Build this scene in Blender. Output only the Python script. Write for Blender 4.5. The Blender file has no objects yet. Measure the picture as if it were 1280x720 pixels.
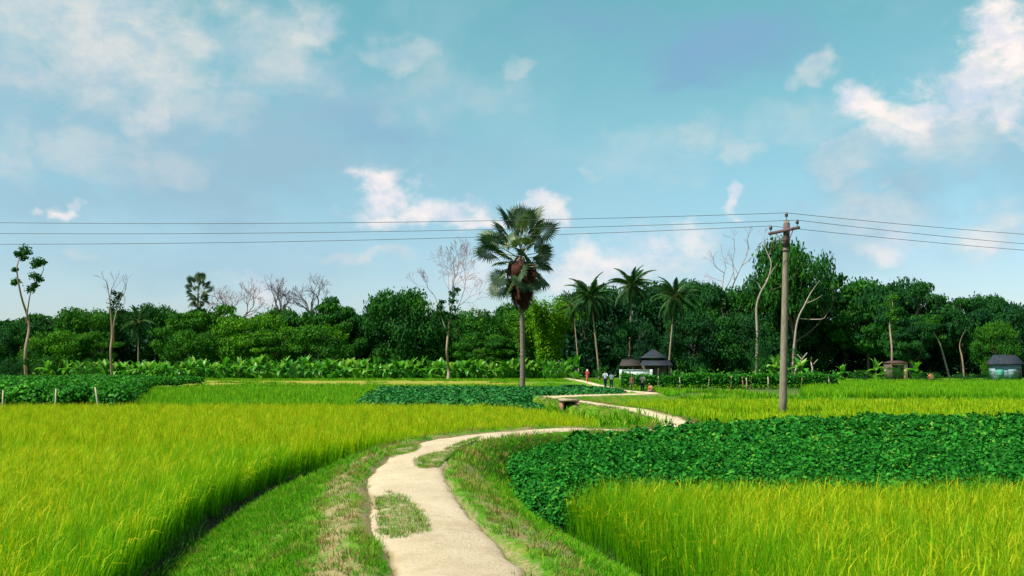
import bpy, math, random
import numpy as np
from mathutils import Vector, Matrix, Euler, noise as mnoise

R = math.radians
PI = math.pi
random.seed(11)
rng = np.random.default_rng(11)
scene = bpy.context.scene
COL = scene.collection

# ------------------------------------------------------------------ camera
CAM_Z = 2.25                       # eye height above the fields (1.6 m above the raised path)
PITCH = math.atan(100 / 1244.4)
cam_data = bpy.data.cameras.new('camera')
cam_data.lens = 35.0
cam_data.sensor_width = 36.0
cam_data.clip_start = 0.1
cam_data.clip_end = 20000
cam = bpy.data.objects.new('camera', cam_data)
cam.location = (0, 0, CAM_Z)
cam.rotation_euler = (R(90) + PITCH, 0, 0)
COL.objects.link(cam)
scene.camera = cam
F = 1244.4


def ray(px, py):
    u = (px - 640) / F
    v = (360 - py) / F
    return Vector((u, math.cos(PITCH) - v * math.sin(PITCH), math.sin(PITCH) + v * math.cos(PITCH)))


def at(px, py, Y):                 # the point at depth Y seen at that pixel of the photograph
    d = ray(px, py)
    return Vector((0, 0, CAM_Z)) + d * (Y / d.y)


def xat(px, Y):
    return at(px, 460, Y).x


# ------------------------------------------------------------------ exposure, sun, sky
scene.view_settings.view_transform = 'Standard'
scene.view_settings.look = 'None'
scene.view_settings.gamma = 1
scene.view_settings.use_curve_mapping = False
scene.view_settings.exposure = 1.05

SUN_EL, SUN_AZ = R(52), R(-118)    # azimuth from +Y towards +X: the sun stands left of and a little behind the camera
sunvec = Vector((math.sin(SUN_AZ) * math.cos(SUN_EL), math.cos(SUN_AZ) * math.cos(SUN_EL), math.sin(SUN_EL)))
sd = bpy.data.lights.new('sun', 'SUN')
sd.energy = 4.6
sd.angle = R(0.6)
sd.color = (1.0, 0.94, 0.84)
sun = bpy.data.objects.new('sun', sd)
sun.rotation_euler = sunvec.to_track_quat('Z', 'Y').to_euler()
sun.location = (-30, -20, 60)
COL.objects.link(sun)


class NT:
    """little helper that adds and wires shader nodes"""

    def __init__(self, tree):
        self.t = tree
        self.n = tree.nodes
        self.l = tree.links

    def add(self, kind, **kw):
        nd = self.n.new(kind)
        for k, v in kw.items():
            setattr(nd, k, v)
        return nd

    def put(self, sock, v):
        if isinstance(v, bpy.types.NodeSocket):
            self.l.new(v, sock)
        elif v is not None:
            if isinstance(v, (tuple, list)) and sock.type == 'RGBA' and len(v) == 3:
                v = (*v, 1)
            sock.default_value = v

    def math(self, op, a, b=None, c=None, clamp=False):
        nd = self.add('ShaderNodeMath', operation=op, use_clamp=clamp)
        self.put(nd.inputs[0], a)
        if b is not None:
            self.put(nd.inputs[1], b)
        if c is not None:
            self.put(nd.inputs[2], c)
        return nd.outputs[0]

    def mix(self, f, a, b, blend='MIX'):
        nd = self.add('ShaderNodeMix', data_type='RGBA', blend_type=blend)
        self.put(nd.inputs[0], f)
        self.put(nd.inputs[6], a)
        self.put(nd.inputs[7], b)
        return nd.outputs[2]

    def smooth(self, v, lo, hi, a=0.0, b=1.0):
        nd = self.add('ShaderNodeMapRange', interpolation_type='SMOOTHSTEP')
        self.put(nd.inputs[0], v)
        nd.inputs[1].default_value = lo
        nd.inputs[2].default_value = hi
        nd.inputs[3].default_value = a
        nd.inputs[4].default_value = b
        return nd.outputs[0]

    def noise(self, vec, scale, detail=4, rough=0.55, dist=0.0):
        nd = self.add('ShaderNodeTexNoise')
        if vec is not None:
            self.l.new(vec, nd.inputs['Vector'])
        nd.inputs['Scale'].default_value = scale
        nd.inputs['Detail'].default_value = detail
        nd.inputs['Roughness'].default_value = rough
        nd.inputs['Distortion'].default_value = dist
        return nd.outputs[0]

    def ramp(self, fac, stops):
        nd = self.add('ShaderNodeValToRGB')
        self.put(nd.inputs[0], fac)
        e = nd.color_ramp.elements
        while len(e) < len(stops):
            e.new(0.5)
        for el, (p, c) in zip(e, stops):
            el.position = p
            el.color = (*c, 1)
        return nd.outputs[0]

    def attr(self, name, kind='GEOMETRY'):
        nd = self.add('ShaderNodeAttribute', attribute_type=kind, attribute_name=name)
        return nd.outputs['Fac']


world = bpy.data.worlds.new('World')
scene.world = world
world.use_nodes = True
world.cycles.sampling_method = 'MANUAL'
world.cycles.sample_map_resolution = 512
w = NT(world.node_tree)
for nd in list(w.n):
    w.n.remove(nd)
out = w.add('ShaderNodeOutputWorld')
bg = w.add('ShaderNodeBackground')
SKY_STRENGTH = 0.057
bg.inputs[1].default_value = SKY_STRENGTH
w.l.new(bg.outputs[0], out.inputs[0])
sky = w.add('ShaderNodeTexSky', sky_type='NISHITA')
sky.sun_disc = False
sky.sun_elevation = SUN_EL
sky.sun_rotation = SUN_AZ
sky.altitude = 0
sky.air_density = 1.0
sky.dust_density = 0.6
sky.ozone_density = 1.0
tc = w.add('ShaderNodeTexCoord')
sep = w.add('ShaderNodeSeparateXYZ')
w.l.new(tc.outputs['Generated'], sep.inputs[0])
az = w.math('ARCTAN2', sep.outputs[0], sep.outputs[1])
el = w.math('ARCSINE', sep.outputs[2])
comb = w.add('ShaderNodeCombineXYZ')
w.l.new(az, comb.inputs[0])
w.put(comb.inputs[1], w.math('MULTIPLY', el, 1.35))
cv = comb.outputs[0]
def dirof(px, py):
    d = ray(px, py).normalized()
    return math.atan2(d.x, d.y), math.asin(d.z)


# bearings wander a little so that the clouds' outlines are billowed, not round
wn = w.add('ShaderNodeTexNoise')
w.l.new(cv, wn.inputs['Vector'])
wn.inputs['Scale'].default_value = 15
wn.inputs['Detail'].default_value = 5
wsep = w.add('ShaderNodeSeparateColor')
w.l.new(wn.outputs['Color'], wsep.inputs[0])
waz = w.math('MULTIPLY_ADD', w.math('SUBTRACT', wsep.outputs[0], .5), .13, az)
wel = w.math('MULTIPLY_ADD', w.math('SUBTRACT', wsep.outputs[1], .5), .08, el)
n1 = w.math('SUBTRACT', w.noise(cv, 7.0, 8, 0.56, 0.3), .5)
n2 = w.math('SUBTRACT', w.noise(cv, 24.0, 9, 0.60, 0.25), .5)
n3 = w.math('SUBTRACT', w.noise(cv, 70.0, 7, 0.62, 0.1), .5)
N_SOFT = w.math('ADD', w.math('MULTIPLY', n1, 2.6), w.math('MULTIPLY', n2, 1.5))
N_CRISP = w.math('ADD', w.math('MULTIPLY', n2, 3.0), w.math('MULTIPLY', n3, 1.5))


def cloud_field(blobs, edge, nz, gain):
    """soft union of ragged clouds, each one given by its bearing, height and angular size"""
    acc = None
    for (px, py, rx, ry, amp) in blobs:
        a0, e0 = dirof(px, py)
        dx = w.math('MULTIPLY', w.math('SUBTRACT', waz, a0), F / rx)
        dy = w.math('MULTIPLY', w.math('SUBTRACT', wel, e0), F / ry)
        r = w.math('SQRT', w.math('ADD', w.math('MULTIPLY', dx, dx), w.math('MULTIPLY', dy, dy)))
        v = w.math('ADD', w.math('SUBTRACT', 1.0, r), w.math('MULTIPLY', nz, gain))
        m = w.math('MULTIPLY', w.smooth(v, 0.0, edge), amp)
        acc = m if acc is None else w.math('MAXIMUM', acc, m)
    return acc


veil = cloud_field([(320, 185, 420, 150, 0.95), (110, 130, 260, 170, .8), (230, 330, 330, 60, .4), (620, 215, 190, 70, .3),
                    (1130, 225, 140, 95, .8), (900, 330, 260, 40, .3), (60, 250, 140, 60, .55),
                    (1250, 190, 130, 120, .65), (1040, 300, 180, 60, .5), (200, 310, 260, 40, .3)], 1.1, N_SOFT, .55)
blue = cloud_field([(890, 62, 175, 52, .8), (860, 88, 66, 30, .75), (740, 30, 140, 34, .5), (470, 165, 120, 40, .35)], 1.0, N_SOFT, .45)
soft = cloud_field([(150, 55, 200, 115, .8), (60, 20, 150, 60, .7), (330, 70, 110, 70, .55), (250, 130, 120, 50, .4), (560, 120, 120, 50, .22), (800, 190, 140, 50, .22), (1000, 150, 90, 40, .25), (185, 135, 48, 44, .62),
                    (15, 185, 42, 50, .5), (400, 45, 54, 50, .75), (505, 72, 56, 28, .5), (640, 92, 34, 18, .34),
                    (1035, 92, 32, 26, .6), (1075, 190, 70, 40, .45), (1170, 180, 95, 60, .6), (890, 172, 48, 26, .42), (938, 188, 34, 32, .38),
                    (737, 212, 36, 16, .34), (1105, 275, 90, 40, .46), (1060, 215, 42, 28, .4), (1250, 290, 60, 34, .55),
                    (95, 322, 30, 12, .5), (470, 312, 70, 11, .55), (110, 190, 80, 36, .4), (230, 200, 60, 26, .3)], .8, N_SOFT, .6)
white = cloud_field([(487, 232, 64, 38, .95), (478, 262, 62, 22, .85), (550, 260, 86, 24, .9), (600, 264, 44, 16, .8), (678, 262, 46, 17, .8),
                     (86, 267, 22, 13, .75), (50, 264, 16, 9, .5), (765, 322, 84, 46, .8), (860, 312, 56, 54, .6), (720, 345, 120, 26, .55),
                     (920, 254, 18, 17, .65), (1092, 132, 62, 36, .95), (1120, 160, 80, 34, .6), (1150, 146, 56, 30, .8), (1250, 55, 66, 84, 1), (1220, 110, 70, 60, .8),
                     (1265, 130, 40, 50, .75), (1120, 300, 50, 22, .5), (1250, 295, 34, 20, .45), (700, 345, 60, 22, .6),
                     (330, 360, 70, 26, .5), (590, 350, 50, 30, .45)], .85, N_CRISP, .46)
# the sky away from the photograph's frame carries loose clouds too
away = w.smooth(w.math('ABSOLUTE', az), 0.62, 0.95)
loose = w.math('MULTIPLY', w.math('MULTIPLY', w.smooth(w.noise(cv, 3.2, 8, .6, .3), .5, .72), .8), away)
hazy = w.math('MULTIPLY', w.smooth(w.noise(cv, 4.2, 8, .6, .4), .46, .72), .36)
shade = w.smooth(w.noise(cv, 20.0, 8, .62, .2), .32, .64)
K = .88 / SKY_STRENGTH
tint = w.ramp(el, [(0.0, (1.0, 1.02, 1.20)), (.09, (1.02, 1.13, 1.18)), (.24, (1.04, 1.50, 1.19)), (.45, (.92, 1.76, 1.20))])
base = w.mix(1.0, sky.outputs[0], tint, 'MULTIPLY')
c = w.mix(hazy, base, (.26 * K, .36 * K, .41 * K))
c = w.mix(veil, c, (.18 * K, .29 * K, .36 * K))
c = w.mix(blue, c, (.125 * K, .235 * K, .35 * K))
c = w.mix(soft, c, w.mix(shade, (.27 * K, .35 * K, .40 * K), (.45 * K, .44 * K, .42 * K)))
wcol = w.mix(shade, (.36 * K, .40 * K, .47 * K), (.58 * K, .52 * K, .49 * K))
c = w.mix(white, c, wcol)
c = w.mix(loose, c, wcol)
w.l.new(c, bg.inputs[0])


# ------------------------------------------------------------------ object helpers
def tag(o, label=None, cat=None, group=None, kind=None):
    if label:
        o['label'] = label
    if cat:
        o['category'] = cat
    if group:
        o['group'] = group
    if kind:
        o['kind'] = kind
    return o


def thing(name, loc=(0, 0, 0), rz=0.0, label=None, cat=None, group=None):
    o = bpy.data.objects.new(name, None)
    o.empty_display_size = 0.3
    o.location = loc
    o.rotation_euler = (0, 0, rz)
    COL.objects.link(o)
    return tag(o, label, cat, group)


def mesh_np(name, V, quads=None, tris=None, mats=(), attrs=None, mat_idx=None, smooth=False):
    V = np.asarray(V, dtype=np.float32).reshape(-1, 3)
    me = bpy.data.meshes.new(name)
    q = np.zeros((0, 4), np.int32) if quads is None else np.asarray(quads, np.int32).reshape(-1, 4)
    t = np.zeros((0, 3), np.int32) if tris is None else np.asarray(tris, np.int32).reshape(-1, 3)
    nl = q.size + t.size
    nf = len(q) + len(t)
    me.vertices.add(len(V))
    me.vertices.foreach_set('co', V.ravel())
    me.loops.add(nl)
    me.polygons.add(nf)
    me.loops.foreach_set('vertex_index', np.concatenate([q.ravel(), t.ravel()]))
    starts = np.concatenate([np.arange(len(q)) * 4, q.size + np.arange(len(t)) * 3]).astype(np.int32)
    me.polygons.foreach_set('loop_start', starts)
    for m in mats:
        me.materials.append(m)
    if mat_idx is not None:
        me.polygons.foreach_set('material_index', np.asarray(mat_idx, np.int32))
    for k, (dom, typ, data) in (attrs or {}).items():
        a = me.attributes.new(k, typ, dom)
        if typ == 'FLOAT_VECTOR':
            a.data.foreach_set('vector', np.asarray(data, np.float32).ravel())
        else:
            a.data.foreach_set('value', np.asarray(data, np.float32 if typ == 'FLOAT' else np.int32).ravel())
    me.update(calc_edges=True)
    if smooth:
        me.polygons.foreach_set('use_smooth', np.ones(nf, bool))
    me.validate()
    return me


def obj(name, me, parent=None, loc=None):
    o = bpy.data.objects.new(name, me)
    COL.objects.link(o)
    if parent is not None:
        o.parent = parent
    if loc is not None:
        o.location = loc
    return o


class MB:
    """collects tubes, boxes, strips into one mesh"""

    def __init__(self):
        self.V, self.Q, self.T, self.n = [], [], [], 0

    def raw(self, V, Q=None, T=None):
        V = np.asarray(V, float).reshape(-1, 3)
        self.V.append(V)
        if Q is not None and len(Q):
            self.Q.append(np.asarray(Q, int).reshape(-1, 4) + self.n)
        if T is not None and len(T):
            self.T.append(np.asarray(T, int).reshape(-1, 3) + self.n)
        self.n += len(V)

    def tube(self, pts, radii, sides=8, cap=True):
        pts = np.asarray(pts, float)
        if np.isscalar(radii):
            radii = [radii] * len(pts)
        n = len(pts)
        tan = np.gradient(pts, axis=0)
        tan /= np.linalg.norm(tan, axis=1)[:, None] + 1e-9
        ref = np.array([1, 0, 0]) if abs(tan[0][0]) < 0.8 else np.array([0, 1, 0])
        V = []
        a = np.linspace(0, 2 * PI, sides, endpoint=False)
        for i in range(n):
            u = ref - tan[i] * ref.dot(tan[i])
            u /= np.linalg.norm(u) + 1e-9
            ref = u
            v = np.cross(tan[i], u)
            V.append(pts[i] + radii[i] * (np.cos(a)[:, None] * u + np.sin(a)[:, None] * v))
        V = np.concatenate(V)
        Q = []
        for i in range(n - 1):
            for k in range(sides):
                k2 = (k + 1) % sides
                Q.append((i * sides + k, i * sides + k2, (i + 1) * sides + k2, (i + 1) * sides + k))
        T = []
        if cap:
            V = np.vstack([V, pts[0], pts[-1]])
            b, e = n * sides, n * sides + 1
            for k in range(sides):
                k2 = (k + 1) % sides
                T.append((b, k2, k))
                T.append((e, (n - 1) * sides + k, (n - 1) * sides + k2))
        self.raw(V, Q, T)

    def box(self, c, s, rot=None):
        c, s = np.asarray(c, float), np.asarray(s, float) / 2
        V = np.array([(x, y, z) for x in (-1, 1) for y in (-1, 1) for z in (-1, 1)], float) * s
        if rot is not None:
            V = V @ np.array(rot.to_matrix()).T
        self.raw(V + c, [(0, 1, 3, 2), (4, 6, 7, 5), (0, 4, 5, 1), (2, 3, 7, 6), (0, 2, 6, 4), (1, 5, 7, 3)])

    def lathe(self, prof, c=(0, 0, 0), sides=12):
        a = np.linspace(0, 2 * PI, sides, endpoint=False)
        V = np.concatenate([np.stack([r * np.cos(a), r * np.sin(a), np.full(sides, z)], 1) for r, z in prof]) + np.asarray(c, float)
        Q = []
        for i in range(len(prof) - 1):
            for k in range(sides):
                k2 = (k + 1) % sides
                Q.append((i * sides + k, i * sides + k2, (i + 1) * sides + k2, (i + 1) * sides + k))
        self.raw(V, Q)

    def mesh(self, name, mats, smooth=False):
        return mesh_np(name, np.concatenate(self.V), np.concatenate(self.Q) if self.Q else None, np.concatenate(self.T) if self.T else None, mats, smooth=smooth)


# ------------------------------------------------------------------ materials
def new_mat(name):
    m = bpy.data.materials.new(name)
    m.use_nodes = True
    t = NT(m.node_tree)
    for nd in list(t.n):
        t.n.remove(nd)
    o = t.add('ShaderNodeOutputMaterial')
    return m, t, o


def principled(t, o, col, rough=0.8, spec=0.25, bump=None, bstr=0.4, bdist=0.02):
    p = t.add('ShaderNodeBsdfPrincipled')
    t.put(p.inputs['Base Color'], col)
    t.put(p.inputs['Roughness'], rough)
    p.inputs['Specular IOR Level'].default_value = spec
    if bump is not None:
        b = t.add('ShaderNodeBump')
        b.inputs['Strength'].default_value = bstr
        b.inputs['Distance'].default_value = bdist
        t.l.new(bump, b.inputs['Height'])
        t.l.new(b.outputs[0], p.inputs['Normal'])
    return p


def rough_mat(name, c1, c2, scale=6.0, rough=0.85, spec=0.2, stretch=(1, 1, 1), bstr=0.4):
    m, t, o = new_mat(name)
    tcn = t.add('ShaderNodeTexCoord')
    mp = t.add('ShaderNodeMapping')
    mp.inputs['Scale'].default_value = stretch
    t.l.new(tcn.outputs['Object'], mp.inputs[0])
    n = t.noise(mp.outputs[0], scale, 6, .65)
    col = t.ramp(n, [(.3, c1), (.7, c2)])
    p = principled(t, o, col, rough, spec, n, bstr)
    t.l.new(p.outputs[0], o.inputs[0])
    return m


def leaf_mat(name, ramp_stops, transl=0.35, rough=0.55, spec=0.25, fac='tone', obj_rand=0.25, tint=False):
    """foliage: leaf tone varies per leaf and per plant; part of the light passes through the blade"""
    m, t, o = new_mat(name)
    f = t.attr(fac)
    oi = t.add('ShaderNodeObjectInfo')
    f = t.math('ADD', f, t.math('MULTIPLY', t.math('SUBTRACT', oi.outputs['Random'], .5), obj_rand))
    if tint:
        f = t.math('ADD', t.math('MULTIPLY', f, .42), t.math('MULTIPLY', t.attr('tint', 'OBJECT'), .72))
    col = t.ramp(f, ramp_stops)
    p = principled(t, o, col, rough, spec)
    tr = t.add('ShaderNodeBsdfTranslucent')
    t.l.new(t.mix(1.0, col, (1.0, 1.0, .55), 'MULTIPLY'), tr.inputs[0])
    mx = t.add('ShaderNodeMixShader')
    mx.inputs[0].default_value = transl
    t.l.new(p.outputs[0], mx.inputs[1])
    t.l.new(tr.outputs[0], mx.inputs[2])
    t.l.new(mx.outputs[0], o.inputs[0])
    return m


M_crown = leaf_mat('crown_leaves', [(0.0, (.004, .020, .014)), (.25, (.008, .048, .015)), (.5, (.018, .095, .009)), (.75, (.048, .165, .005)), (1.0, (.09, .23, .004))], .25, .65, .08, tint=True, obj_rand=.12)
M_bark = rough_mat('pale_bark', (.12, .085, .06), (.27, .205, .145), 2.5, stretch=(3, 3, .6))
M_bark_dark = rough_mat('dark_bark', (.05, .04, .03), (.14, .11, .08), 2.5, stretch=(3, 3, .6))
M_bark_white = rough_mat('bleached_bark', (.17, .13, .115), (.32, .26, .22), 2.5, stretch=(3, 3, .6))
M_twig_pink = rough_mat('pinkish_twigs', (.15, .065, .07), (.27, .14, .145), 3)
M_twig_grey = rough_mat('grey_twigs', (.06, .05, .06), (.14, .11, .115), 3)
M_palm_trunk = rough_mat('palm_trunk', (.075, .055, .045), (.19, .145, .12), 3.0, stretch=(1, 1, 3.5))
M_fan = leaf_mat('fan_leaf', [(0, (.012, .035, .018)), (.5, (.03, .075, .026)), (1, (.085, .13, .035))], .25, .5, .4)
M_dead = leaf_mat('dead_fan_leaf', [(0, (.035, .014, .014)), (.5, (.080, .032, .024)), (1, (.16, .075, .038))], .15, .8, .1)
M_petiole = rough_mat('petiole', (.16, .17, .06), (.32, .30, .12), 4)
M_frond = leaf_mat('coconut_frond', [(0, (.008, .042, .014)), (.6, (.022, .085, .016)), (1, (.10, .16, .02))], .25, .6, .12)
M_banana = leaf_mat('banana_leaf', [(0, (.02, .12, .015)), (.45, (.05, .23, .015)), (.8, (.14, .35, .03)), (1, (.28, .44, .10))], .45, .4, .35, obj_rand=.35)
M_banana_stem = rough_mat('banana_stem', (.05, .065, .02), (.12, .11, .04), 4)
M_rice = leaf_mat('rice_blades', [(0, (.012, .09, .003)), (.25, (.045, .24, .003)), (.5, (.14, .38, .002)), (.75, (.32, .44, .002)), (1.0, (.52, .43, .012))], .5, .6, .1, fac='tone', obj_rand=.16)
M_rice_far = leaf_mat('far_rice_blades', [(0, (.02, .11, .003)), (.3, (.08, .27, .003)), (.6, (.20, .37, .002)), (1.0, (.40, .42, .008))], .34, .6, .1, obj_rand=.25)
M_rice_green = leaf_mat('young_rice_blades', [(0, (.014, .09, .003)), (.35, (.05, .23, .003)), (.7, (.13, .34, .004)), (1.0, (.26, .40, .006))], .34, .6, .1, obj_rand=.25)
M_grass = leaf_mat('verge_grass_blades', [(0, (.022, .13, .003)), (.4, (.065, .27, .004)), (.7, (.17, .31, .006)), (1.0, (.38, .30, .06))], .34, .7, .06, obj_rand=.3)
M_bean = leaf_mat('bean_leaves', [(0, (.005, .06, .008)), (.5, (.012, .135, .012)), (.85, (.032, .22, .018)), (1.0, (.16, .29, .03))], .3, .65, .06, obj_rand=.2)
M_cabbage = leaf_mat('blue_green_crop', [(0, (.006, .06, .012)), (.5, (.014, .13, .024)), (1.0, (.05, .21, .035))], .2, .6, .12, obj_rand=.25)
M_creeper = leaf_mat('creeper_leaves', [(0, (.006, .06, .006)), (.5, (.018, .15, .010)), (1.0, (.07, .26, .012))], .3, .6, .1, obj_rand=.3)


# ------------------------------------------------------------------ the path's course and the lie of the land
PTS = np.array([(.5, -40, .65), (.35, -18, .65), (.1, -6, .65), (.0, 0, .65), (-.14, 4, .65), (-.38, 7.65, .65), (-.80, 9.95, .65), (-1.18, 12.1, .65),
                (-1.47, 14.2, .65), (-1.66, 16.6, .65), (-1.62, 19.6, .65), (-1.28, 22.0, .65), (-.60, 23.6, .65), (.28, 24.9, .65), (1.3, 26.0, .65),
                (2.8, 27.9, .52), (4.2, 30.0, .38), (5.3, 32.6, .33), (5.75, 35.2, .33), (5.8, 37.4, .35), (5.5, 40.0, .4), (5.2, 43.2, .45), (4.35, 46.5, .48),
                (3.6, 51.0, .5), (2.6, 56.6, .5), (2.2, 59.8, .49), (3.2, 62.3, .47), (5.6, 65.9, .45), (8.4, 69.8, .42), (10.2, 73.2, .4), (10.35, 76, .39), (9.7, 80.5, .37),
                (9.15, 86, .35), (9.2, 92, .33), (9.5, 101, .3), (9.9, 117, .28), (10.6, 140, .25), (10.9, 166, .25), (10.5, 200, .25)], float)


def catmull(P, n=14):
    out = []
    for i in range(len(P) - 1):
        p0, p1, p2, p3 = P[max(i - 1, 0)], P[i], P[i + 1], P[min(i + 2, len(P) - 1)]
        t = np.linspace(0, 1, n, endpoint=False)[:, None]
        out.append(.5 * (2 * p1 + (p2 - p0) * t + (2 * p0 - 5 * p1 + 4 * p2 - p3) * t ** 2 + (3 * p1 - p0 - 3 * p2 + p3) * t ** 3))
    return np.vstack(out + [P[-1:]])


def resample(P, step):
    d = np.concatenate([[0], np.cumsum(np.linalg.norm(np.diff(P[:, :2], axis=0), axis=1))])
    s = np.arange(0, d[-1], step)
    return np.stack([np.interp(s, d, P[:, k]) for k in range(3)], 1), s


PATH, PS = resample(catmull(PTS), .12)
PT = np.gradient(PATH[:, :2], axis=0)
PT /= np.linalg.norm(PT, axis=1)[:, None]
S11 = PS[np.argmin(np.hypot(PATH[:, 0] + .98, PATH[:, 1] - 11))]
S_TURN = PS[np.argmin(np.hypot(PATH[:, 0] - 5.0, PATH[:, 1] - 31))]
S_BEND = PS[np.argmin(np.hypot(PATH[:, 0] + .6, PATH[:, 1] - 23.6))]


def path_info(X, Y):
    """signed distance to the path (positive on its left), path height there, distance along it"""
    X, Y = np.asarray(X, float).ravel(), np.asarray(Y, float).ravel()
    D = np.full(X.shape, 99.0)
    Z = np.zeros(X.shape)
    S = np.zeros(X.shape)
    near = np.where((X > -14) & (X < 24) & (Y > -60) & (Y < 205))[0]
    C = PATH[::2]
    for k in range(0, len(near), 4000):
        ix = near[k:k + 4000]
        dx = X[ix, None] - C[None, :, 0]
        dy = Y[ix, None] - C[None, :, 1]
        d2 = dx * dx + dy * dy
        j = d2.argmin(1)
        r = np.arange(len(ix))
        cr = PT[::2][j, 0] * dy[r, j] - PT[::2][j, 1] * dx[r, j]
        D[ix] = np.sqrt(d2[r, j]) * np.where(cr >= 0, 1, -1)
        Z[ix] = C[j, 2]
        S[ix] = PS[::2][j]
    return D, Z, S


def vnoise(X, Y, seed=0):
    """smooth value noise on arrays, 0..1"""
    X, Y = np.asarray(X, float), np.asarray(Y, float)
    xi, yi = np.floor(X).astype(np.int64), np.floor(Y).astype(np.int64)
    fx, fy = X - xi, Y - yi
    fx, fy = fx * fx * (3 - 2 * fx), fy * fy * (3 - 2 * fy)

    def h(a, b):
        n = (a * 374761393 + b * 668265263 + seed * 974634777) & 0xFFFFFFFF
        n = ((n ^ (n >> 13)) * 1274126177) & 0xFFFFFFFF
        return ((n ^ (n >> 16)) & 0xFFFF) / 65535.0
    return (h(xi, yi) * (1 - fx) + h(xi + 1, yi) * fx) * (1 - fy) + (h(xi, yi + 1) * (1 - fx) + h(xi + 1, yi + 1) * fx) * fy


def fbm(X, Y, seed=0, oct=4):
    s, a, t = 0, 1, 0
    for k in range(oct):
        s = s + a * vnoise(np.asarray(X) * 2 ** k, np.asarray(Y) * 2 ** k, seed + k)
        t += a
        a *= .5
    return s / t


def sstep(x, a, b):
    t = np.clip((np.asarray(x) - a) / (b - a), 0, 1)
    return t * t * (3 - 2 * t)


def feet(D, S):
    """where the bank's foot lies: wide along the near stretch, narrow beyond the bend"""
    far = sstep(S, S_BEND - 2, S_BEND + 6)
    left = 2.75 * (1 - far) + 1.4 * far
    right = np.interp(S, [S11, S11 + 3, S11 + 6, S11 + 10.5, S11 + 14], [2.4, 2.05, 1.9, 1.55, 1.2])
    return np.where(D >= 0, left, right)


def ground_z(X, Y, full=False):
    X, Y = np.asarray(X, float).ravel(), np.asarray(Y, float).ravel()
    D, Z, S = path_info(X, Y)
    a = np.abs(D)
    foot = feet(D, S)
    wob = (fbm(X * .9, Y * .9, 3) - .5) * .5
    prof = 1 - sstep(a + wob * .6 * sstep(a, .8, 1.3), .75, foot)
    z = Z * prof
    nearp = sstep(-S, -S_BEND - 3, -S_BEND + 1)
    z = z - .20 * np.exp(-((a - foot - .12) / .20) ** 2) * nearp
    lip = np.where(D > 0, .07, .012) * np.exp(-((a - .74) / .2) ** 2)
    z = z + np.where(a < .66, -.05 * (1 - sstep(a, .5, .66)), 0) + lip * (a > .5) * (a < 2)
    z = z + (fbm(X * 2.2, Y * 2.2, 9) - .5) * .05 * (a > .7) + (fbm(X * .15, Y * .15, 5) - .5) * .06
    z = z - np.maximum(z, 0) * .95 * np.exp(-((X - 2.6) ** 2 + (Y - 49.2) ** 2) / .55)
    if full:
        return z, D, S, foot
    return z


def axis_lines(lo, hi, step, out_lo, out_hi, g=1.16, cap=None):
    core = list(np.arange(lo, hi + 1e-6, step))
    a, s = hi, step
    up = []
    while a < out_hi:
        s *= g
        if cap and a < cap[0]:
            s = min(s, cap[1])
        a += s
        up.append(a)
    b, s = lo, step
    dn = []
    while b > out_lo:
        s *= g
        b -= s
        dn.append(b)
    return np.array(dn[::-1] + core + up)


gx = axis_lines(-5.2, 6.6, .075, -6000, 6000, 1.14)
gy = axis_lines(5.5, 34, .085, -4000, 9000, 1.12, cap=(125, .5))
GX, GY = np.meshgrid(gx, gy)
zz, DD, SS, FF = ground_z(GX, GY, True)
Xf, Yf = GX.ravel(), GY.ravel()
aD = np.abs(DD)
edge_n = (fbm(Xf * 1.1, Yf * 1.1, 21) - .5)
near_s = 1 - sstep(SS, S_BEND + 2, S_BEND + 12)
# worn strips: a foot track along the left verge, scuffed patches on the right one, bare earth next to the far path
track = (.55 + .45 * sstep(fbm(Xf * 1.7, Yf * 1.0, 33), .38, .6)) * np.exp(-((DD - .92 - edge_n * .3) / .25) ** 2) * near_s * sstep(Yf, -50, 1)
right_b = np.exp(-((DD + .95 - edge_n * .9) / .34) ** 2) * near_s * sstep(fbm(Xf * .8, Yf * .8, 31), .28, .5)
far_b = (1 - sstep(aD + edge_n * .5, .6, .85)) * (1 - near_s)
lip_b = (1 - sstep(aD + edge_n * .3, .56, .66)) * np.where(DD > 0, .9, .6)
bare = np.clip(np.maximum.reduce([track * 1.0, right_b * .85 * (1 - sstep(SS, S11 + 6, S11 + 10)), far_b, lip_b]), 0, 1)
wet = np.exp(-((aD - FF - .15) / .28) ** 2) * near_s
infield = sstep(aD, FF + .15, FF + .6) * (Yf < 130) * (np.abs(Xf) < 200)
dry = np.clip(sstep(Yf, 120, 130) * (1 - sstep(Yf, 178, 190)) * sstep(-Xf, -5, 2) * (Xf > -85), 0, 1)
orange = sstep(fbm(Xf * .12, Yf * .25, 77), .5, .62) * sstep(Yf, 60, 64) * (1 - sstep(Yf, 72, 78)) * (Xf > 12)
idx = np.arange(len(gx) * len(gy)).reshape(len(gy), len(gx))
Q = np.stack([idx[:-1, :-1].ravel(), idx[:-1, 1:].ravel(), idx[1:, 1:].ravel(), idx[1:, :-1].ravel()], 1)

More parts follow.
